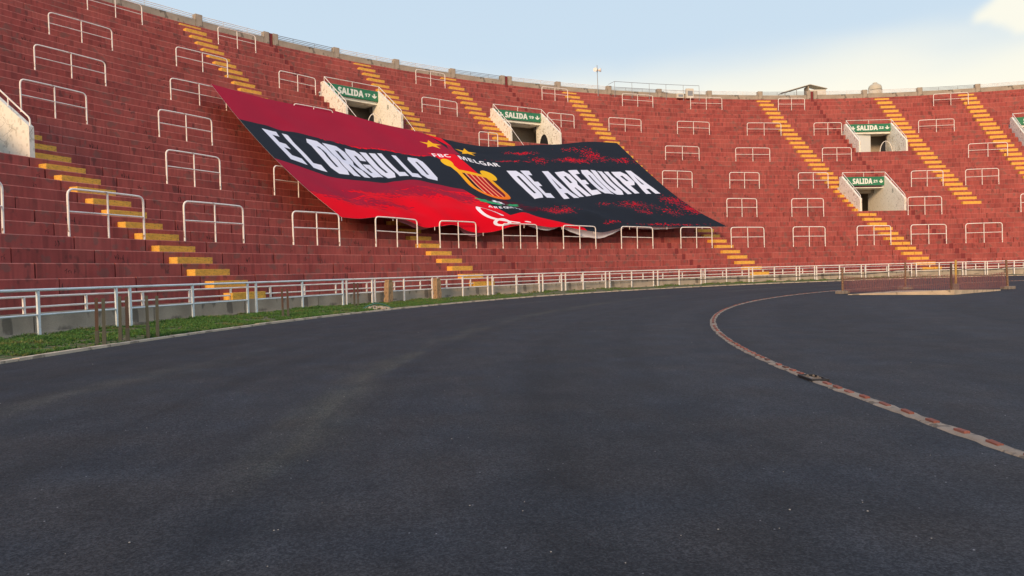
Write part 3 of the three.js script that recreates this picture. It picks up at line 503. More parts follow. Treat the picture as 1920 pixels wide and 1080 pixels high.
// ---------------------------------------------------------------- the banner
const bannerPrint = canvasTex(2048, 1000, (c, W, H) => {
  const X = (u) => u * W, Y = (v) => v * H, r = rng(404);
  const crimson = '#9e1532', dark = '#20252e', red = '#e0001c';
  const poly = (pts, fill) => { c.fillStyle = fill; c.beginPath(); pts.forEach(([u, v], i) => (i ? c.lineTo(X(u), Y(v)) : c.moveTo(X(u), Y(v)))); c.closePath(); c.fill(); };
  c.fillStyle = dark; c.fillRect(0, 0, W, H);
  poly([[0, 0], [0.45, 0], [0.475, 0.26], [0.41, 0.285], [0, 0.285]], crimson);
  poly([[0.445, 0], [0.479, 0], [0.486, 0.1], [0.482, 0.25], [0.475, 0.1]], red);
  poly([[0.475, 0.1], [0.486, 0.1], [0.482, 0.25], [0.46, 0.25]], crimson);
  poly([[0.40, 0.25], [0.465, 0.26], [0.482, 0.4], [0.436, 0.46], [0.414, 0.30]], red);
  poly([[0, 0.565], [0.4, 0.565], [0.404, 0.6], [0.43, 0.82], [0.486, 0.80], [0.54, 0.9], [0.60, 0.97], [0.60, 1], [0, 1]], red);
  // brushed crimson over the red
  poly([[0, 0.565], [0.4, 0.565], [0.4, 0.60], [0.3, 0.62], [0.2, 0.63], [0.1, 0.74], [0, 0.82]], crimson);
  const brush = (u, v, su, sv, n, col, lo = 4, hi = 26) => { for (let i = 0; i < n; i++) { const a = r() * 6.283, d = Math.sqrt(-Math.log(1 - r() * 0.98)) * 0.62, x = X(u + su * d * Math.cos(a)), y = Y(v + sv * d * Math.sin(a)); c.fillStyle = col; c.globalAlpha = 0.55 + 0.45 * r(); c.save(); c.translate(x, y); c.rotate(0.5 * (r() - 0.5)); const L = lo + (hi - lo) * r() * r(), t = 1.5 + 4.5 * r(); c.beginPath(); c.moveTo(-L / 2, 0); c.lineTo(-L * 0.2, -t); c.lineTo(L * 0.3, -t * 0.7); c.lineTo(L / 2, t * 0.2); c.lineTo(0, t); c.closePath(); c.fill(); c.restore(); } c.globalAlpha = 1; };
  brush(0.2, 0.66, 0.2, 0.07, 900, crimson, 10, 60); brush(0.1, 0.8, 0.12, 0.06, 420, crimson, 10, 60); brush(0.33, 0.66, 0.1, 0.05, 420, crimson, 8, 50);
  brush(0.04, 0.87, 0.07, 0.06, 420, red, 10, 50); brush(0.26, 0.74, 0.09, 0.05, 520, red, 10, 50); brush(0.14, 0.69, 0.05, 0.02, 160, red, 8, 40); brush(0.2, 0.92, 0.25, 0.05, 700, red, 20, 70);
  brush(0.30, 0.285, 0.16, 0.006, 120, red, 8, 30); brush(0.47, 0.66, 0.06, 0.06, 240, 'rgba(92,14,32,0.8)', 20, 60); brush(0.53, 0.72, 0.05, 0.05, 120, 'rgba(70,14,30,0.8)', 20, 60);
  // flecks on the dark side
  for (const [u, v, su, sv, n] of [[0.668, 0.12, 0.045, 0.022, 150], [0.70, 0.22, 0.03, 0.035, 80], [0.81, 0.235, 0.06, 0.03, 260], [0.885, 0.17, 0.035, 0.06, 200], [0.84, 0.09, 0.05, 0.03, 60], [0.96, 0.22, 0.04, 0.03, 90], [0.595, 0.73, 0.05, 0.055, 330], [0.84, 0.71, 0.05, 0.05, 170], [0.83, 0.82, 0.03, 0.03, 70], [0.97, 0.66, 0.035, 0.06, 170], [0.985, 0.78, 0.02, 0.05, 150], [0.92, 0.8, 0.06, 0.06, 110], [0.70, 0.92, 0.03, 0.02, 40], [0.62, 0.25, 0.06, 0.012, 60], [0.85, 0.97, 0.1, 0.015, 90], [0.76, 0.68, 0.03, 0.03, 30]]) brush(u, v, su * 1.15, sv * 1.25, n * 1.3 | 0, red, 3, 15);
  // block capitals on a 10 x 20 grid
  const G = {
    E: [[[0, 0], [9.4, 0], [8.6, 3.4], [4, 3.4], [4, 8.2], [8, 8.2], [8, 11.4], [4, 11.4], [4, 16.4], [9.6, 16.4], [9.6, 20], [0, 20]]], L: [[[0, 0], [4.1, 0], [4.1, 16.3], [9.6, 16.3], [9.6, 20], [0, 20]]],
    O: [[[2, 0], [8, 0], [10, 3], [10, 17], [8, 20], [2, 20], [0, 17], [0, 3]], [[4.3, 4.2], [4.3, 15.8], [5.7, 15.8], [5.7, 4.2]]], R: [[[0, 0], [7.6, 0], [10, 3], [10, 8.6], [8.4, 11], [10.4, 20], [6.3, 20], [4.9, 12.4], [4.1, 12.4], [4.1, 20], [0, 20]], [[4.1, 3.6], [4.1, 9], [5.9, 9], [5.9, 3.6]]],
    G: [[[2, 0], [8, 0], [10, 3], [10, 7], [5.9, 7], [5.9, 4], [4.3, 4], [4.3, 16], [5.9, 16], [5.9, 12.6], [5, 12.6], [5, 9.6], [10, 9.6], [10, 20], [2, 20], [0, 17], [0, 3]]], U: [[[0, 0], [4.2, 0], [4.2, 16], [5.8, 16], [5.8, 0], [10, 0], [10, 17], [8, 20], [2, 20], [0, 17]]],
    D: [[[0, 0], [7.6, 0], [10, 3], [10, 17], [7.6, 20], [0, 20]], [[4.1, 3.8], [4.1, 16.2], [5.9, 16.2], [5.9, 3.8]]], A: [[[3, 0], [7.6, 0], [11, 20], [6.9, 20], [6.5, 15.6], [4.0, 15.6], [3.6, 20], [-0.6, 20]], [[5.2, 5], [4.4, 12.2], [6.1, 12.2]]],
    Q: [[[2, 0], [8, 0], [10, 3], [10, 16.5], [9.2, 18], [10.4, 20], [2, 20], [0, 17], [0, 3]], [[4.3, 4.2], [4.3, 15.8], [5.7, 15.8], [5.7, 4.2]]], I: [[[2.4, 0], [7.0, 0], [7.0, 20], [2.4, 20]]], P: [[[0, 0], [7.6, 0], [10, 3], [10, 9.6], [7.6, 12.4], [4.1, 12.4], [4.1, 20], [0, 20]], [[4.1, 3.6], [4.1, 9], [5.9, 9], [5.9, 3.6]]],
  };
  const letter = (k, u, v, w, h) => { c.fillStyle = k === 'R0' ? '#fff' : '#dfe1ee'; c.beginPath(); for (const ring of G[k]) { ring.forEach(([x, y], i) => { const px = X(u + w * x / 10), py = Y(v + h * y / 20); i ? c.lineTo(px, py) : c.moveTo(px, py); }); c.closePath(); } c.fill('evenodd'); };
  [['E', 0.036, 0.026], ['L', 0.072, 0.022], ['O', 0.111, 0.030], ['R', 0.146, 0.033], ['G', 0.185, 0.030], ['U', 0.221, 0.032], ['L', 0.2615, 0.024], ['L', 0.2945, 0.024], ['O', 0.328, 0.034]].forEach(([k, u, w], i) => letter(k, u - 0.001, 0.319 + (i % 2 ? 0.004 : 0), w * 1.1, 0.208));
  [['D', 0.572, 0.033], ['E', 0.611, 0.026], ['A', 0.667, 0.040], ['R', 0.718, 0.036], ['E', 0.7615, 0.028], ['Q', 0.795, 0.031], ['U', 0.8305, 0.032], ['I', 0.864, 0.026], ['P', 0.892, 0.033], ['A', 0.925, 0.034]].forEach(([k, u, w], i) => letter(k, u - 0.001, 0.345 + (k === 'A' ? -0.01 : 0), w * 1.08, k === 'A' ? 0.235 : 0.215));
  // stars
  const star = (u, v, s, rot) => { c.fillStyle = '#f0b21c'; c.beginPath(); for (let i = 0; i < 10; i++) { const a = rot + i * Math.PI / 5 - Math.PI / 2, q = i % 2 ? s * 0.4 : s; const px = X(u) + q * Math.cos(a), py = Y(v) + q * Math.sin(a); i ? c.lineTo(px, py) : c.moveTo(px, py); } c.closePath(); c.fill(); };
  star(0.432, 0.15, 54, 0.1); star(0.513, 0.155, 54, 0.1);
  c.fillStyle = '#f1eef0'; c.textBaseline = 'alphabetic'; c.font = 'bold 50px sans-serif'; c.save(); c.translate(X(0.405), Y(0.292)); c.rotate(0.05); c.fillText('FBC', 0, 0); c.restore(); c.save(); c.translate(X(0.466), Y(0.306)); c.rotate(0.03); c.scale(205 / c.measureText('MELGAR').width, 1); c.fillText('MELGAR', 0, 0); c.restore();
  // lyre
  const gx = (x) => X(0.468) + x * 112, gy = (y) => Y(0.455) + y * 128;
  const grad = c.createLinearGradient(0, gy(-1), 0, gy(1)); grad.addColorStop(0, '#f3bb1d'); grad.addColorStop(0.55, '#f2a81c'); grad.addColorStop(1, '#ee6f14');
  c.fillStyle = grad; c.strokeStyle = grad; c.lineJoin = 'round'; c.lineCap = 'round';
  c.beginPath(); c.moveTo(gx(-0.62), gy(-0.32)); c.bezierCurveTo(gx(-0.72), gy(0.2), gx(-0.75), gy(0.95), gx(0.05), gy(0.98)); c.bezierCurveTo(gx(0.85), gy(0.98), gx(0.72), gy(0.35), gx(0.56), gy(-0.34)); c.closePath(); c.fillStyle = '#2a1218'; c.fill(); c.save(); c.clip(); c.fillStyle = '#7a1024'; c.fillRect(gx(0.2), gy(-0.4), 90, 260);
  c.fillStyle = '#b80f14'; c.fillRect(gx(-0.35), gy(-0.4), 80, 260); c.strokeStyle = '#f5a97c'; c.lineWidth = 7; for (const x of [-0.34, -0.12, 0.1, 0.32]) { c.beginPath(); c.moveTo(gx(x - 0.04), gy(-0.4)); c.lineTo(gx(x), gy(0.9)); c.stroke(); } c.restore();
  c.strokeStyle = grad; c.lineWidth = 22; c.beginPath(); c.moveTo(gx(-0.62), gy(-0.36)); c.bezierCurveTo(gx(-0.62), gy(0.2), gx(-0.75), gy(0.95), gx(0.05), gy(0.98)); c.bezierCurveTo(gx(0.85), gy(0.98), gx(0.72), gy(0.35), gx(0.56), gy(-0.34)); c.stroke();
  c.lineWidth = 20; c.beginPath(); c.moveTo(gx(-0.62), gy(-0.42)); c.lineTo(gx(0.58), gy(-0.34)); c.stroke(); c.lineWidth = 26; c.beginPath(); c.moveTo(gx(-0.62), gy(-0.4)); c.lineTo(gx(-0.74), gy(-0.78)); c.stroke();
  c.fillStyle = '#f3bb1d'; c.beginPath(); c.ellipse(gx(-0.78), gy(-0.88), 26, 34, 0, 0, 7); c.fill(); c.beginPath(); c.ellipse(gx(0.74), gy(-0.46), 36, 34, 0, 0, 7); c.fill();
  // laurel, ball and town name
  c.fillStyle = '#2c9a63'; for (const s of [-1, 1]) for (let i = 0; i < 9; i++) { c.save(); c.translate(X(0.449) + s * (28 + 6.2 * i), Y(0.692) - 4.6 * i); c.rotate(s * (-0.9 + 0.1 * i) + (i % 2 ? 0.8 * s : -0.3 * s)); c.beginPath(); c.ellipse(0, 0, 25, 9, 0, 0, 7); c.fill(); c.restore(); }
  c.fillStyle = '#efeff2'; c.beginPath(); c.arc(X(0.45), Y(0.646), 27, 0, 7); c.fill(); c.fillStyle = dark; for (let i = 0; i < 5; i++) { const a = i * 1.2566; c.beginPath(); c.arc(X(0.45) + 26 * Math.cos(a), Y(0.646) + 26 * Math.sin(a), 7, 0, 7); c.fill(); } c.beginPath(); c.arc(X(0.45), Y(0.646), 9, 0, 7); c.fill();
  c.fillStyle = '#eeeef2'; c.font = 'bold 30px sans-serif'; 'AREQUIPA'.split('').forEach((ch, i) => { c.save(); const t = (i - 3.5) / 3.5; c.translate(X(0.445) + t * 74, Y(0.752) - 14 * t * t + 5 * t); c.rotate(-0.28 * t + 0.08); c.fillText(ch, -10, 0); c.restore(); });
  // white script at the hem
  c.strokeStyle = '#f2eef2'; c.lineWidth = 19; c.lineCap = 'round'; c.beginPath(); c.moveTo(X(0.405), Y(0.835)); c.bezierCurveTo(X(0.395), Y(0.76), X(0.36), Y(0.74), X(0.36), Y(0.82)); c.bezierCurveTo(X(0.362), Y(0.9), X(0.395), Y(0.91), X(0.424), Y(0.952)); c.stroke(); c.beginPath(); c.moveTo(X(0.396), Y(0.895)); c.bezierCurveTo(X(0.36), Y(0.9), X(0.358), Y(0.97), X(0.392), Y(0.965)); c.bezierCurveTo(X(0.405), Y(0.955), X(0.405), Y(0.92), X(0.398), Y(0.9)); c.stroke(); c.fillStyle = '#f2eef2'; c.beginPath(); c.ellipse(X(0.452), Y(0.935), 17, 11, 0.3, 0, 7); c.fill();
});
{
  // five lines across the cloth, 29 points each: [radius, bearing, height]
  const LINES = [[[60.16,146.29,11.5],[60.02,145.15,11.39],[60.07,144.0,11.35],[60.12,142.85,11.3],[60.27,141.71,11.32],[60.41,140.57,11.38],[60.54,139.43,11.48],[60.66,138.3,11.56],[60.28,137.26,11.29],[59.94,136.18,11.04],[59.69,135.06,10.86],[59.6,133.91,10.79],[59.46,132.77,10.69],[59.0,131.74,10.36],[58.73,130.61,10.16],[58.55,129.45,10.03],[58.38,128.29,9.92],[58.54,127.11,10.03],[58.76,125.96,10.18],[59.01,124.83,10.37],[59.27,123.69,10.55],[59.46,122.55,10.69],[59.62,121.4,10.8],[59.81,120.27,10.94],[60.1,119.16,11.16],[60.39,118.06,11.37],[60.6,116.95,11.52],[60.6,115.81,11.52],[60.59,114.66,11.51]],[[56.6,147.28,9.02],[56.62,146.13,9.03],[56.62,144.98,9.03],[56.44,143.86,8.91],[56.2,142.75,8.74],[56.05,141.6,8.64],[55.89,140.46,8.53],[55.87,139.3,8.52],[55.87,138.14,8.52],[55.88,136.97,8.53],[55.94,135.81,8.57],[55.99,134.66,8.6],[55.97,133.5,8.59],[55.91,132.34,8.55],[55.82,131.18,8.49],[55.71,130.02,8.41],[55.59,128.86,8.33],[55.66,127.7,8.38],[55.75,126.54,8.44],[55.87,125.39,8.52],[56.06,124.25,8.65],[56.26,123.12,8.78],[56.4,121.98,8.89],[56.46,120.83,8.93],[56.52,119.69,8.96],[56.55,118.54,8.98],[56.56,117.39,8.99],[56.57,116.24,9.0],[56.57,115.09,9.0]],[[52.49,148.74,6.51],[52.27,147.55,6.37],[51.96,146.41,6.17],[51.31,145.5,5.77],[51.25,144.34,5.73],[51.38,143.11,5.81],[51.55,141.88,5.92],[51.76,140.67,6.05],[51.97,139.47,6.18],[52.1,138.25,6.26],[52.14,137.04,6.28],[51.79,135.9,6.07],[51.29,134.84,5.75],[50.76,133.8,5.43],[50.77,132.55,5.43],[50.8,131.29,5.46],[50.87,130.04,5.5],[51.09,128.81,5.63],[51.31,127.59,5.77],[51.52,126.38,5.9],[51.71,125.16,6.02],[51.91,123.95,6.14],[52.08,122.74,6.25],[52.18,121.52,6.31],[52.28,120.3,6.37],[52.35,119.08,6.42],[52.42,117.86,6.46],[52.47,116.64,6.5],[52.52,115.42,6.53]],[[49.66,149.52,4.76],[49.23,148.42,4.51],[48.98,147.27,4.37],[49.08,146.03,4.42],[49.15,144.79,4.46],[49.19,143.55,4.49],[49.23,142.3,4.51],[49.18,141.06,4.48],[49.1,139.82,4.43],[48.98,138.59,4.36],[48.85,137.35,4.29],[48.78,136.1,4.24],[48.7,134.85,4.2],[48.75,133.6,4.23],[48.84,132.35,4.28],[48.93,131.1,4.33],[49.03,129.86,4.39],[49.13,128.62,4.45],[49.23,127.38,4.51],[49.33,126.15,4.57],[49.43,124.92,4.63],[49.53,123.69,4.69],[49.63,122.46,4.75],[49.7,121.23,4.79],[49.75,120.0,4.82],[49.8,118.77,4.85],[49.84,117.55,4.87],[49.88,116.32,4.9],[49.92,115.09,4.92]],[[48.16,149.1,3.54],[48.16,147.83,3.53],[48.16,146.58,3.65],[48.16,145.32,3.7],[48.16,144.07,3.56],[48.16,142.84,3.3],[48.16,141.59,3.39],[48.16,140.34,3.49],[48.16,139.12,3.2],[48.16,137.86,3.15],[48.16,136.6,3.27],[48.16,135.38,3.52],[48.16,134.13,3.63],[48.16,132.86,3.63],[48.16,131.6,3.56],[48.16,130.34,3.62],[48.16,129.09,3.51],[48.16,127.84,3.4],[48.16,126.57,3.33],[48.16,125.33,3.51],[48.16,124.09,3.69],[48.16,122.83,3.71],[48.16,121.57,3.73],[48.16,120.3,3.73],[48.16,119.04,3.73],[48.16,117.78,3.74],[48.16,116.51,3.76],[48.16,115.25,3.77],[48.16,113.99,3.78]]];
  const VS = [0, 0.28, 0.56, 0.81, 1], NU = 168, NV = 66;
  const cr = (a, b, c, d, t) => 0.5 * (2 * b + (c - a) * t + (2 * a - 5 * b + 4 * c - d) * t * t + (3 * b - a - 3 * c + d) * t * t * t);
  const along = (line, u) => { const x = u * 28, i = Math.min(27, Math.floor(x)), t = x - i, q = (k) => line[Math.max(0, Math.min(28, k))]; return [0, 1, 2].map((k) => cr(q(i - 1)[k], q(i)[k], q(i + 1)[k], q(i + 2)[k], t)); };
  const smooth = LINES.map((l, j) => (j === 4 ? l : l.map((p, i) => p.map((v, k) => { const g = (m) => l[Math.max(0, Math.min(28, m))][k]; return i === 0 || i === 28 ? v : 0.25 * g(i - 1) + 0.5 * v + 0.25 * g(i + 1); }))));
  const pts = [];
  for (let j = 0; j <= NV; j++) for (let i = 0; i <= NU; i++) {
    const u = i / NU, v = j / NV; let s = 0; while (s < 3 && v > VS[s + 1]) s++;
    const t = (v - VS[s]) / (VS[s + 1] - VS[s]), A = smooth.map((l) => along(l, u)), p1 = A[s], p2 = A[s + 1], p0 = s ? A[s - 1] : p1.map((q, k) => 2 * q - p2[k]), p3 = s < 3 ? A[s + 2] : p2.map((q, k) => 2 * q - p1[k]);
    const m = p1.map((q, k) => mix(cr(p0[k], q, p2[k], p3[k], t), mix(q, p2[k], t), 0.35));
    const edge = Math.min(1, u * 12, (1 - u) * 12, v * 8, (1 - v) * 5);
    const wave = 0.36 * (fbm(u * 7 + v * 2.5, v * 3.5, 5, 3) - 0.5) + 0.05 * Math.sin(u * 60 - v * 19 + 3 * fbm(u * 5, v * 5, 9, 2)) * ss(0.3, 0.9, v) + 0.05 * (fbm(u * 26 - v * 9, v * 11, 15, 2) - 0.5);
    const fold = 0.075 * ss(0.62, 1, v) * Math.sin(u * 88 + 5 * fbm(u * 9, v * 2, 21, 2) + 3 * v) * (0.4 + fbm(u * 6, 2, 25, 2)) + 0.05 * ss(0.35, 0, v) * Math.sin(u * 70 + 4 * fbm(u * 8, 3, 27, 2) - 4 * v);
    const crease = 0.07 * Math.exp(-(((v - 0.3 - 1.55 * (u - 0.06)) / 0.02) ** 2)) * ss(0.5, 0.3, u) + 0.06 * Math.exp(-(((v - 0.2 - 1.3 * (u - 0.72)) / 0.022) ** 2)) * ss(0.6, 0.75, u);
    const sag = -0.28 * edge * Math.max(0, Math.sin(v * Math.PI)) * (0.5 + 0.5 * Math.sin(u * 37.7));
    pts.push(P(m[0], m[1], m[2] + (wave + fold + crease + 0.4 * sag) * edge));
  }
  const b = thing('banner', 'enormous crimson and black cloth banner with white lettering and gold lyre spread over the rows', 'banner'); b.position.copy(pts[NV * (NU + 1) + NU / 2]); b.updateMatrixWorld();
  const sheet = (off) => {
    const pos = [], uv = [], idx = []; pts.forEach((p, k) => { const q = b.worldToLocal(p.clone()); pos.push(q.x, q.y, q.z); uv.push((k % (NU + 1)) / NU, 1 - Math.floor(k / (NU + 1)) / NV); });
    for (let j = 0; j < NV; j++) for (let i = 0; i < NU; i++) { const a = j * (NU + 1) + i, c = a + NU + 1; idx.push(a, c, a + 1, a + 1, c, c + 1); }
    const g = new THREE.BufferGeometry(); g.setAttribute('position', new THREE.Float32BufferAttribute(pos, 3)); g.setAttribute('uv', new THREE.Float32BufferAttribute(uv, 2)); g.setIndex(idx); g.computeVertexNormals();
    if (off) { const n = g.attributes.normal, q = g.attributes.position; for (let i = 0; i < q.count; i++) { q.setXYZ(i, q.getX(i) + n.getX(i) * off, q.getY(i) + n.getY(i) * off, q.getZ(i) + n.getZ(i) * off); n.setXYZ(i, -n.getX(i), -n.getY(i), -n.getZ(i)); } for (let i = 0; i < idx.length; i += 3) { const t = idx[i + 1]; idx[i + 1] = idx[i + 2]; idx[i + 2] = t; } g.setIndex(idx); }
    return g;
  };
  part('printed_cloth', sheet(0), new THREE.MeshPhysicalMaterial({ map: bannerPrint, roughness: 0.85, specularIntensity: 0.25 }), b);
  part('white_back', sheet(-0.012), new THREE.MeshStandardMaterial({ color: new THREE.Color(0.62, 0.6, 0.63), roughness: 0.8 }), b).userData.label = 'white reverse side of the cloth';
  for (const [u0, u1, d0] of [[0.445, 0.53, 0.17], [0.53, 0.715, 0.36], [0.715, 0.88, 0.14], [0.10, 0.20, 0.12], [0.27, 0.335, 0.2]]) {
    const pos = [], idx = [], N = 24, M = 5;
    for (let i = 0; i <= N; i++) for (let k = 0; k <= M; k++) { const u = mix(u0, u1, i / N), e = pts[NV * (NU + 1) + Math.round(u * NU)], d = d0 * Math.pow(Math.sin(Math.PI * i / N), 0.8), th = Math.atan2(-e.z - CZ, e.x - CX), back = 0.22 * Math.sin(k / M * 1.9), q = b.worldToLocal(V(e.x + Math.cos(th) * back, e.y - d * k / M - 0.004, e.z - Math.sin(th) * back)); pos.push(q.x, q.y, q.z); }
    for (let i = 0; i < N; i++) for (let k = 0; k < M; k++) { const a = i * (M + 1) + k; idx.push(a, a + 1, a + M + 1, a + 1, a + M + 2, a + M + 1); }
    const g = new THREE.BufferGeometry(); g.setAttribute('position', new THREE.Float32BufferAttribute(pos, 3)); g.setIndex(idx); g.computeVertexNormals();
    part('turned_hem', g, new THREE.MeshStandardMaterial({ color: u0 > 0.4 ? new THREE.Color(0.62, 0.6, 0.63) : new THREE.Color(0.3, 0.12, 0.16), roughness: 0.85, side: THREE.DoubleSide }), b);
  }
  const top = (u) => pts[Math.round(u * NU)], tie = (from, to) => part('rope', bar(b.worldToLocal(from.clone()), b.worldToLocal(to.clone()), 0.018, 6), whitePaint, b);
  const q = (i, s) => { const p = PORTALS[i], a = s > 0 ? p.thR - 0.1 : p.thL + 0.1; return P(p.R + 0.08, a, p.floor + 1.05); };
  tie(q(0, 1), top(0.42)); tie(q(0, -1), top(0.3)); tie(q(1, -1), top(0.70));
  for (const u of [0, 0.105, 0.2, 0.32, 0.43, 0.53, 0.62, 0.72, 0.83, 0.93]) { const e = pts[NV * (NU + 1) + Math.round(u * NU)]; tie(e, V(e.x, e.y - 0.16, e.z - 0.02)); }
}

// ---------------------------------------------------------------- stakes, stone posts and hose on the verge
{
  const STAKES = [[-7.0, 12.33, 0.8, 0, 'leftmost pair, its left stake'], [-6.85, 12.28, 0.79, 1, 'leftmost pair, its right stake'], [-7.02, 13.1, 0.8, 1, 'middle pair in front of the railing, left stake'], [-6.76, 12.86, 0.8, 0, 'middle pair in front of the railing, right stake'], [-6.79, 13.64, 0.79, 1, 'third pair, its left stake'], [-6.68, 13.78, 0.78, 1, 'third pair, its right stake'], [-6.25, 19.97, 0.76, 0, 'fourth pair, its left stake'], [-6.05, 19.8, 0.75, 0, 'fourth pair, its right stake'], [-5.52, 25.66, 0.82, 0, 'pair left of the rough stone posts, left stake'], [-5.38, 25.6, 0.81, 0, 'pair left of the rough stone posts, right stake']];
  for (const [x, z, h, k, which] of STAKES) {
    const o = thing('metal_stake', `${k ? 'greenish' : 'rusty brown'} metal stake in the grass, ${which}`, 'stake', 'metal stakes on the verge'); o.position.set(x, -0.04, -z); o.rotation.set(0.02 * (hash(x * 99 | 0, 1) - 0.5), hash(x * 77 | 0, 4) * 0.6, 0.03 * (hash(z * 99 | 0, 2) - 0.5));
    part('shaft', merge([box(0.052, h + 0.06, 0.008, 0, (h + 0.06) / 2, 0), box(0.008, h + 0.06, 0.05, -0.022, (h + 0.06) / 2, -0.026)]), k ? mossRust : rust, o);
    part('foot_sleeve', box(0.062, 0.3, 0.062, 0, 0.15, -0.02, 0.006), mossRust, o);
  }
  for (const [th, lean, lab] of [[150.75, -0.06, 'rough sandstone gatepost beside the track railing, the left of two'], [146.8, 0.02, 'rough sandstone gatepost beside the track railing, the right of two']]) {
    const g = new THREE.BoxGeometry(0.26, 0.92, 0.2, 4, 12, 3), p = g.attributes.position; for (let i = 0; i < p.count; i++) { const x = p.getX(i), y = p.getY(i), z = p.getZ(i), n = 0.035 * (vnoise(y * 9 + z * 5, x * 7, 3) - 0.5), t = 1 + 0.12 * (0.5 - (y + 0.46) / 0.92); p.setXYZ(i, (x + n * Math.sign(x)) * t, y, (z + n * Math.sign(z)) * t); } g.computeVertexNormals(); g.translate(0, 0.43, 0);
    const o = solo('stone_post', g, new THREE.MeshStandardMaterial({ map: tiled(concMap, 1, 1), color: new THREE.Color(0.95, 0.72, 0.5), roughness: 1 }), lab, 'post', 'stone posts beside the railing'); place(o, R_FENCE - 0.14, th, 0); o.rotation.z = lean;
  }
  const pts = [V(-4.6, 0.03, -22.3), V(-4.5, 0.12, -22.7), V(-4.25, 0.2, -22.95), V(-4.0, 0.12, -23.2), V(-3.85, 0.03, -23.3), V(-3.8, 0.02, -23.6)];
  solo('hose', new THREE.TubeGeometry(new THREE.CatmullRomCurve3(pts), 40, 0.02, 7), new THREE.MeshStandardMaterial({ color: new THREE.Color(0.05, 0.16, 0.11), roughness: 0.5 }), 'arched green hose lying at the edge of the track in the verge', 'hose');
  const gm = []; const r = rng(8); for (let i = 0; i < 70; i++) { const s = 0.02 + 0.03 * r(), d = Math.sqrt(r()), a = r() * 6.28, q = new THREE.IcosahedronGeometry(s, 0); q.translate(-4.25 + 0.42 * d * Math.cos(a), 0.03 + 0.09 * (1 - d), -22.95 + 0.42 * d * Math.sin(a)); gm.push(q); }
  const hp = solo('gravel_heap', merge(gm), concrete, 'small heap of grey gravel under the arched hose', 'gravel'); hp.userData.kind = 'stuff';
}

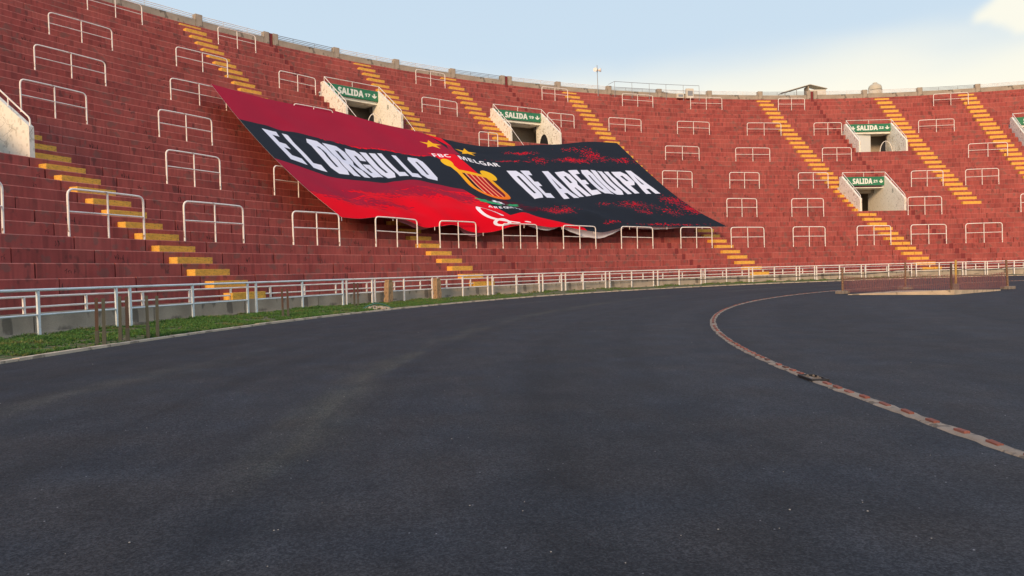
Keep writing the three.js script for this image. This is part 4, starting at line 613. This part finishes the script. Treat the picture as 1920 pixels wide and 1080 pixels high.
// ---------------------------------------------------------------- netted enclosure inside the bend
{
  const pad = thing('concrete_pad', 'pale low concrete pad with a raised corner inside the netted enclosure', 'pad');
  const A = V(11.42, 0.02, -24.96), B = V(13.95, 0.15, -23.15), C = V(16.84, 0.04, -25.3), D = V(14.35, 0.02, -27.1); pad.position.copy(B).setY(0);
  const q = [A, B, C, D].map((v) => v.clone().sub(pad.position)), lo = q.map((v) => V(v.x, -0.05, v.z)), pos = [], f = (a, b, c, d) => pos.push(...[a, b, c, a, c, d].flatMap((v) => [v.x, v.y, v.z]));
  f(q[0], q[1], q[2], q[3]); f(lo[0], lo[1], q[1], q[0]); f(lo[1], lo[2], q[2], q[1]); f(lo[2], lo[3], q[3], q[2]); f(lo[3], lo[0], q[0], q[3]);
  const g = new THREE.BufferGeometry(); g.setAttribute('position', new THREE.Float32BufferAttribute(pos, 3)); const uv = []; for (let i = 0; i < pos.length; i += 3) uv.push(pos[i], pos[i + 2] + pos[i + 1]); g.setAttribute('uv', new THREE.Float32BufferAttribute(uv, 2)); g.computeVertexNormals();
  part('slab', g, new THREE.MeshStandardMaterial({ map: tiled(concMap, 0.4, 0.4), color: new THREE.Color(1.35, 1.25, 1.1), roughness: 0.95 }), pad);
  const timber = new THREE.MeshStandardMaterial({ map: tiled(concMap, 0.6, 3), color: new THREE.Color(0.62, 0.42, 0.32), roughness: 0.95 }), ochre = new THREE.MeshStandardMaterial({ color: new THREE.Color(0.5, 0.3, 0.06), roughness: 0.8 });
  const POSTS = [[11.75, 26.1, 0.93, timber, 0.42, 0.11, 'wooden post in a concrete foot at the left end of the netting', 0], [15.38, 28.69, 1.06, timber, 0.5, 0.1, 'wooden post in a concrete foot at the back of the netted enclosure', 0], [14.72, 24.6, 0.98, rust, 0.2, 0.05, 'dark wooden post at the front corner of the netting', 0], [15.3, 25.3, 1.06, ochre, 0.19, 0.22, 'ochre painted pole standing in a concrete cube', 0], [17.86, 26.44, 1.06, timber, 0.44, 0.11, 'crooked wooden post in a concrete foot at the right end of the netting', 0.09]];
  const tops = [];
  for (const [x, z, h, m, fw, fh, lab, lean] of POSTS) {
    const o = thing('net_post', lab, 'post', 'posts of the netted enclosure'); o.position.set(x, 0, -z); o.rotation.y = 0.5;
    const y0 = x > 14 && x < 16 && z < 26 ? 0.06 : 0; part('concrete_foot', box(fw, fh, fw * 0.7, 0, y0 + fh / 2 - 0.005, 0, 0.015), kerbStone, o);
    const sh = part('shaft', merge([new THREE.CylinderGeometry(0.034, 0.04, h, 9).translate(0, h / 2, 0)]), m, o); sh.rotation.z = lean; sh.position.y = y0 * 0.5;
    tops.push(V(x - Math.sin(lean) * h, h + y0, -z));
  }
  const net = thing('net', 'brownish red sagging mesh netting strung between the posts', 'net'); net.position.set(14, 0, -26);
  const mat = new THREE.MeshStandardMaterial({ color: new THREE.Color(0.27, 0.11, 0.105), roughness: 0.95 });
  for (const [i, j] of [[0, 1], [0, 2], [2, 4], [1, 4]]) {
    const a = tops[i], b = tops[j], len = Math.hypot(a.x - b.x, a.z - b.z), n = Math.round(len / 0.055), gs = [], hgt = (t, k) => mix(0.05, 0.62 - 0.1 * Math.sin(Math.PI * t), k), at = (t, k) => V(mix(a.x, b.x, t) + 0.04 * Math.sin(k * 3 + t * 9) - 14, hgt(t, k), mix(a.z, b.z, t) + 0.05 * Math.sin(t * 14 + k * 2) + 26);
    for (let s = 0; s <= n; s++) { const t = s / n, w = 0.006 * Math.sin(s * 2.1); gs.push(bar(at(t, 0), at(Math.min(1, Math.max(0, t + w)), 1), 0.0045, 4)); }
    for (let k = 0; k <= 11; k++) for (let s = 0; s < 8; s++) gs.push(bar(at(s / 8, k / 11), at((s + 1) / 8, k / 11), 0.0042, 4));
    part('mesh_panel', merge(gs), mat, net);
  }
  const sagline = (a, b, d, r0) => { const p = []; for (let i = 0; i <= 12; i++) { const t = i / 12; p.push(a.clone().lerp(b, t).add(V(0, -d * 4 * t * (1 - t), 0))); } return new THREE.TubeGeometry(new THREE.CatmullRomCurve3(p), 36, r0, 5); };
  const dn = (v, d) => v.clone().setY(v.y - d);
  const rp = new THREE.MeshStandardMaterial({ color: new THREE.Color(0.03, 0.025, 0.025), roughness: 0.9 });
  solo('cable', sagline(P(R_FENCE - 0.05, 130.6, 0.45), dn(tops[0], 0.26), 0.05, 0.016), rp, 'long black cable running from the track railing to the first netting post', 'cable');
  solo('rope', sagline(dn(tops[0], 0.26), dn(tops[1], 0.26), 0.06, 0.012), rp, 'dark rope sagging from the left netting post to the back post', 'rope');
  solo('rope', sagline(dn(tops[1], 0.26), dn(tops[3], 0.3), 0.03, 0.012), rp, 'dark rope from the back netting post to the ochre pole', 'rope');
  solo('rope', sagline(dn(tops[3], 0.3), dn(tops[4], 0.28), 0.09, 0.012), rp, 'dark rope sagging from the ochre pole to the crooked right post', 'rope');
  solo('rope', sagline(dn(tops[4], 0.28), V(23.5, 0.85, -28.4), 0.03, 0.012), rp, 'dark rope leading from the crooked right post out of the photo', 'rope');
}

// ---------------------------------------------------------------- on the rim
{
  const GY = 18.05, RR = Rn(0) + 1.0;
  const l = thing('loudspeaker_mast', 'thin grey mast with horn loudspeakers on the rim against the sky', 'mast'); place(l, Rn(0) - 0.12, 111.36, Tn(0));
  part('pole', bar(V(0, 0, 0), V(0, 3.1, 0), 0.035, 10), greyMetal, l); l.rotation.z = 0.012;
  for (const s of [-1, 1]) { const h = new THREE.CylinderGeometry(0.2, 0.07, 0.3, 14); h.rotateX(Math.PI / 2); h.rotateY(s * 0.9); h.translate(s * 0.2, 2.62, 0.08); part('horn', h, whitePaint, l); }
  part('driver_box', box(0.22, 0.2, 0.2, 0, 2.64, -0.05, 0.02), greyMetal, l);
  const g = thing('platform_rail', 'thin grey pipe railing of a platform straddling the rim', 'railing'); place(g, Rn(0) - 0.3, 106.2, Tn(0)); g.updateMatrixWorld();
  const L = (th, y, R = Rn(0) - 0.3) => g.worldToLocal(P(R, th, y)), ths = [109.95, 108.4, 106.85, 105.35, 103.8, 102.38];
  part('top_pipe', merge([bar(L(110.5, 18.95), L(109.95, 19.28), 0.021, 6), ...ths.slice(1).map((t, i) => bar(L(ths[i], 19.28), L(t, 19.28), 0.021, 6))]), greyMetal, g);
  part('lower_pipe', merge(ths.slice(1).map((t, i) => bar(L(ths[i], 18.72), L(t, 18.72), 0.017, 6))), greyMetal, g);
  for (const t of ths) part('upright', bar(L(t, Tn(0)), L(t, 19.28), 0.02, 6), greyMetal, g);
  const white = new THREE.MeshStandardMaterial({ color: new THREE.Color(0.68, 0.64, 0.54), roughness: 0.6 });
  const boxUnit = (th, w, h, y, lab) => { const o = thing('equipment_box', lab, 'box', 'equipment boxes on the rim'); place(o, Rn(0) - 0.17, th, y); part('casing', box(w, h, 0.34, 0, h / 2, 0, 0.03), white, o); part('grille', box(w * 0.7, h * 0.5, 0.02, 0, h * 0.5, 0.175), greyMetal, o); return o; };
  boxUnit(104.05, 0.72, 0.46, 18.0, 'short cream equipment box on the rim under the platform railing'); boxUnit(103.2, 0.78, 0.98, 18.0, 'tall cream equipment box on the rim beside the shorter one');
  const sheet = new THREE.PlaneGeometry(1.5, 0.6, 14, 6); { const p = sheet.attributes.position; for (let i = 0; i < p.count; i++) { const x = p.getX(i), y = p.getY(i); p.setXYZ(i, x, 0.44 - 0.18 * (x + 0.75) - 0.12 * ss(0.05, 0.3, Math.abs(y)) + 0.02 * Math.sin(x * 17), y); } sheet.computeVertexNormals(); }
  const tp = solo('tarpaulin', sheet, new THREE.MeshStandardMaterial({ color: new THREE.Color(0.03, 0.022, 0.03), roughness: 0.8, side: THREE.DoubleSide }), 'dark tarpaulin draped behind the parapet left of the equipment boxes', 'tarpaulin'); place(tp, RR + 0.1, 104.8, GY + 0.5);
  // water tank
  const tank = thing('water_tank', 'cream ribbed plastic water tank standing behind the parapet', 'water tank'); place(tank, RR + 0.6, 86.49, GY); tank.scale.set(1.14, 1.12, 1.14);
  const prof = [[0, 0.42], [0.58, 0.42], [0.6, 0.46], [0.585, 0.6], [0.605, 0.66], [0.585, 0.72], [0.585, 0.92], [0.605, 0.98], [0.585, 1.04], [0.58, 1.24], [0.5, 1.42], [0.3, 1.56], [0.2, 1.58], [0.2, 1.68], [0.12, 1.71], [0, 1.71]].map(([x, y]) => new THREE.Vector2(x, y));
  part('tank', new THREE.LatheGeometry(prof, 36), new THREE.MeshStandardMaterial({ color: new THREE.Color(0.55, 0.49, 0.37), roughness: 0.6 }), tank); part('stand', box(1.2, 0.42, 1.2, 0, 0.21, 0), concrete, tank); part('band', new THREE.TorusGeometry(0.6, 0.02, 6, 40).rotateX(Math.PI / 2).translate(0, 0.98, 0), darkMetal, tank);
  // shelter with a two-slope roof
  const s = thing('roof_shelter', 'small shelter with a pale pitched roof rising behind the rim', 'shelter'); place(s, RR + 0.7, 92.2, GY + 0.2); s.scale.set(1.03, 1.04, 0.8);
  const tin = new THREE.MeshStandardMaterial({ color: new THREE.Color(0.6, 0.58, 0.5), roughness: 0.6 });
  const slope = (x0, y0, x1, y1) => { const len = Math.hypot(x1 - x0, y1 - y0), g = new THREE.BoxGeometry(len, 0.05, 1.5); g.rotateZ(Math.atan2(y1 - y0, x1 - x0)); g.translate((x0 + x1) / 2, (y0 + y1) / 2, 0); return g; };
  part('roof', slope(-2.72, 0.8, 0.12, 1.55), tin, s); part('roof', slope(0.13, 1.56, 1.95, 1.12), tin, s);
  part('wall', box(1.7, 1.05, 1.2, 0.98, 0.525, 0), white, s); part('wall', box(0.12, 1.4, 1.2, 0.02, 0.7, 0), concrete, s); for (const x of [-2.4, -1.2]) part('post', bar(V(x, 0, 0.55), V(x, 0.8 + (x + 2.72) * 0.264, 0.55), 0.04, 8), greyMetal, s);
}

// ---------------------------------------------------------------- litter and loose chips on the asphalt
{
  const r = rng(606), gs = []; for (let i = 0; i < 60; i++) { const z = 2.4 + 14 * r() * r(), x = (r() * 1.5 - 0.72) * z, s = 0.0025 + 0.0035 * r() * r() * (1 + z * 0.06), q = new THREE.IcosahedronGeometry(s, 0); q.scale(1, 0.5, 1); q.rotateY(r() * 6); q.translate(x, s * 0.3, -z); gs.push(q); }
  const m = solo('loose_chips', merge(gs), new THREE.MeshStandardMaterial({ color: new THREE.Color(0.3, 0.29, 0.27), roughness: 0.9 }), 'pale stone chips scattered over the asphalt', 'chips'); m.userData.kind = 'stuff';
}
renderer.render(scene, camera);
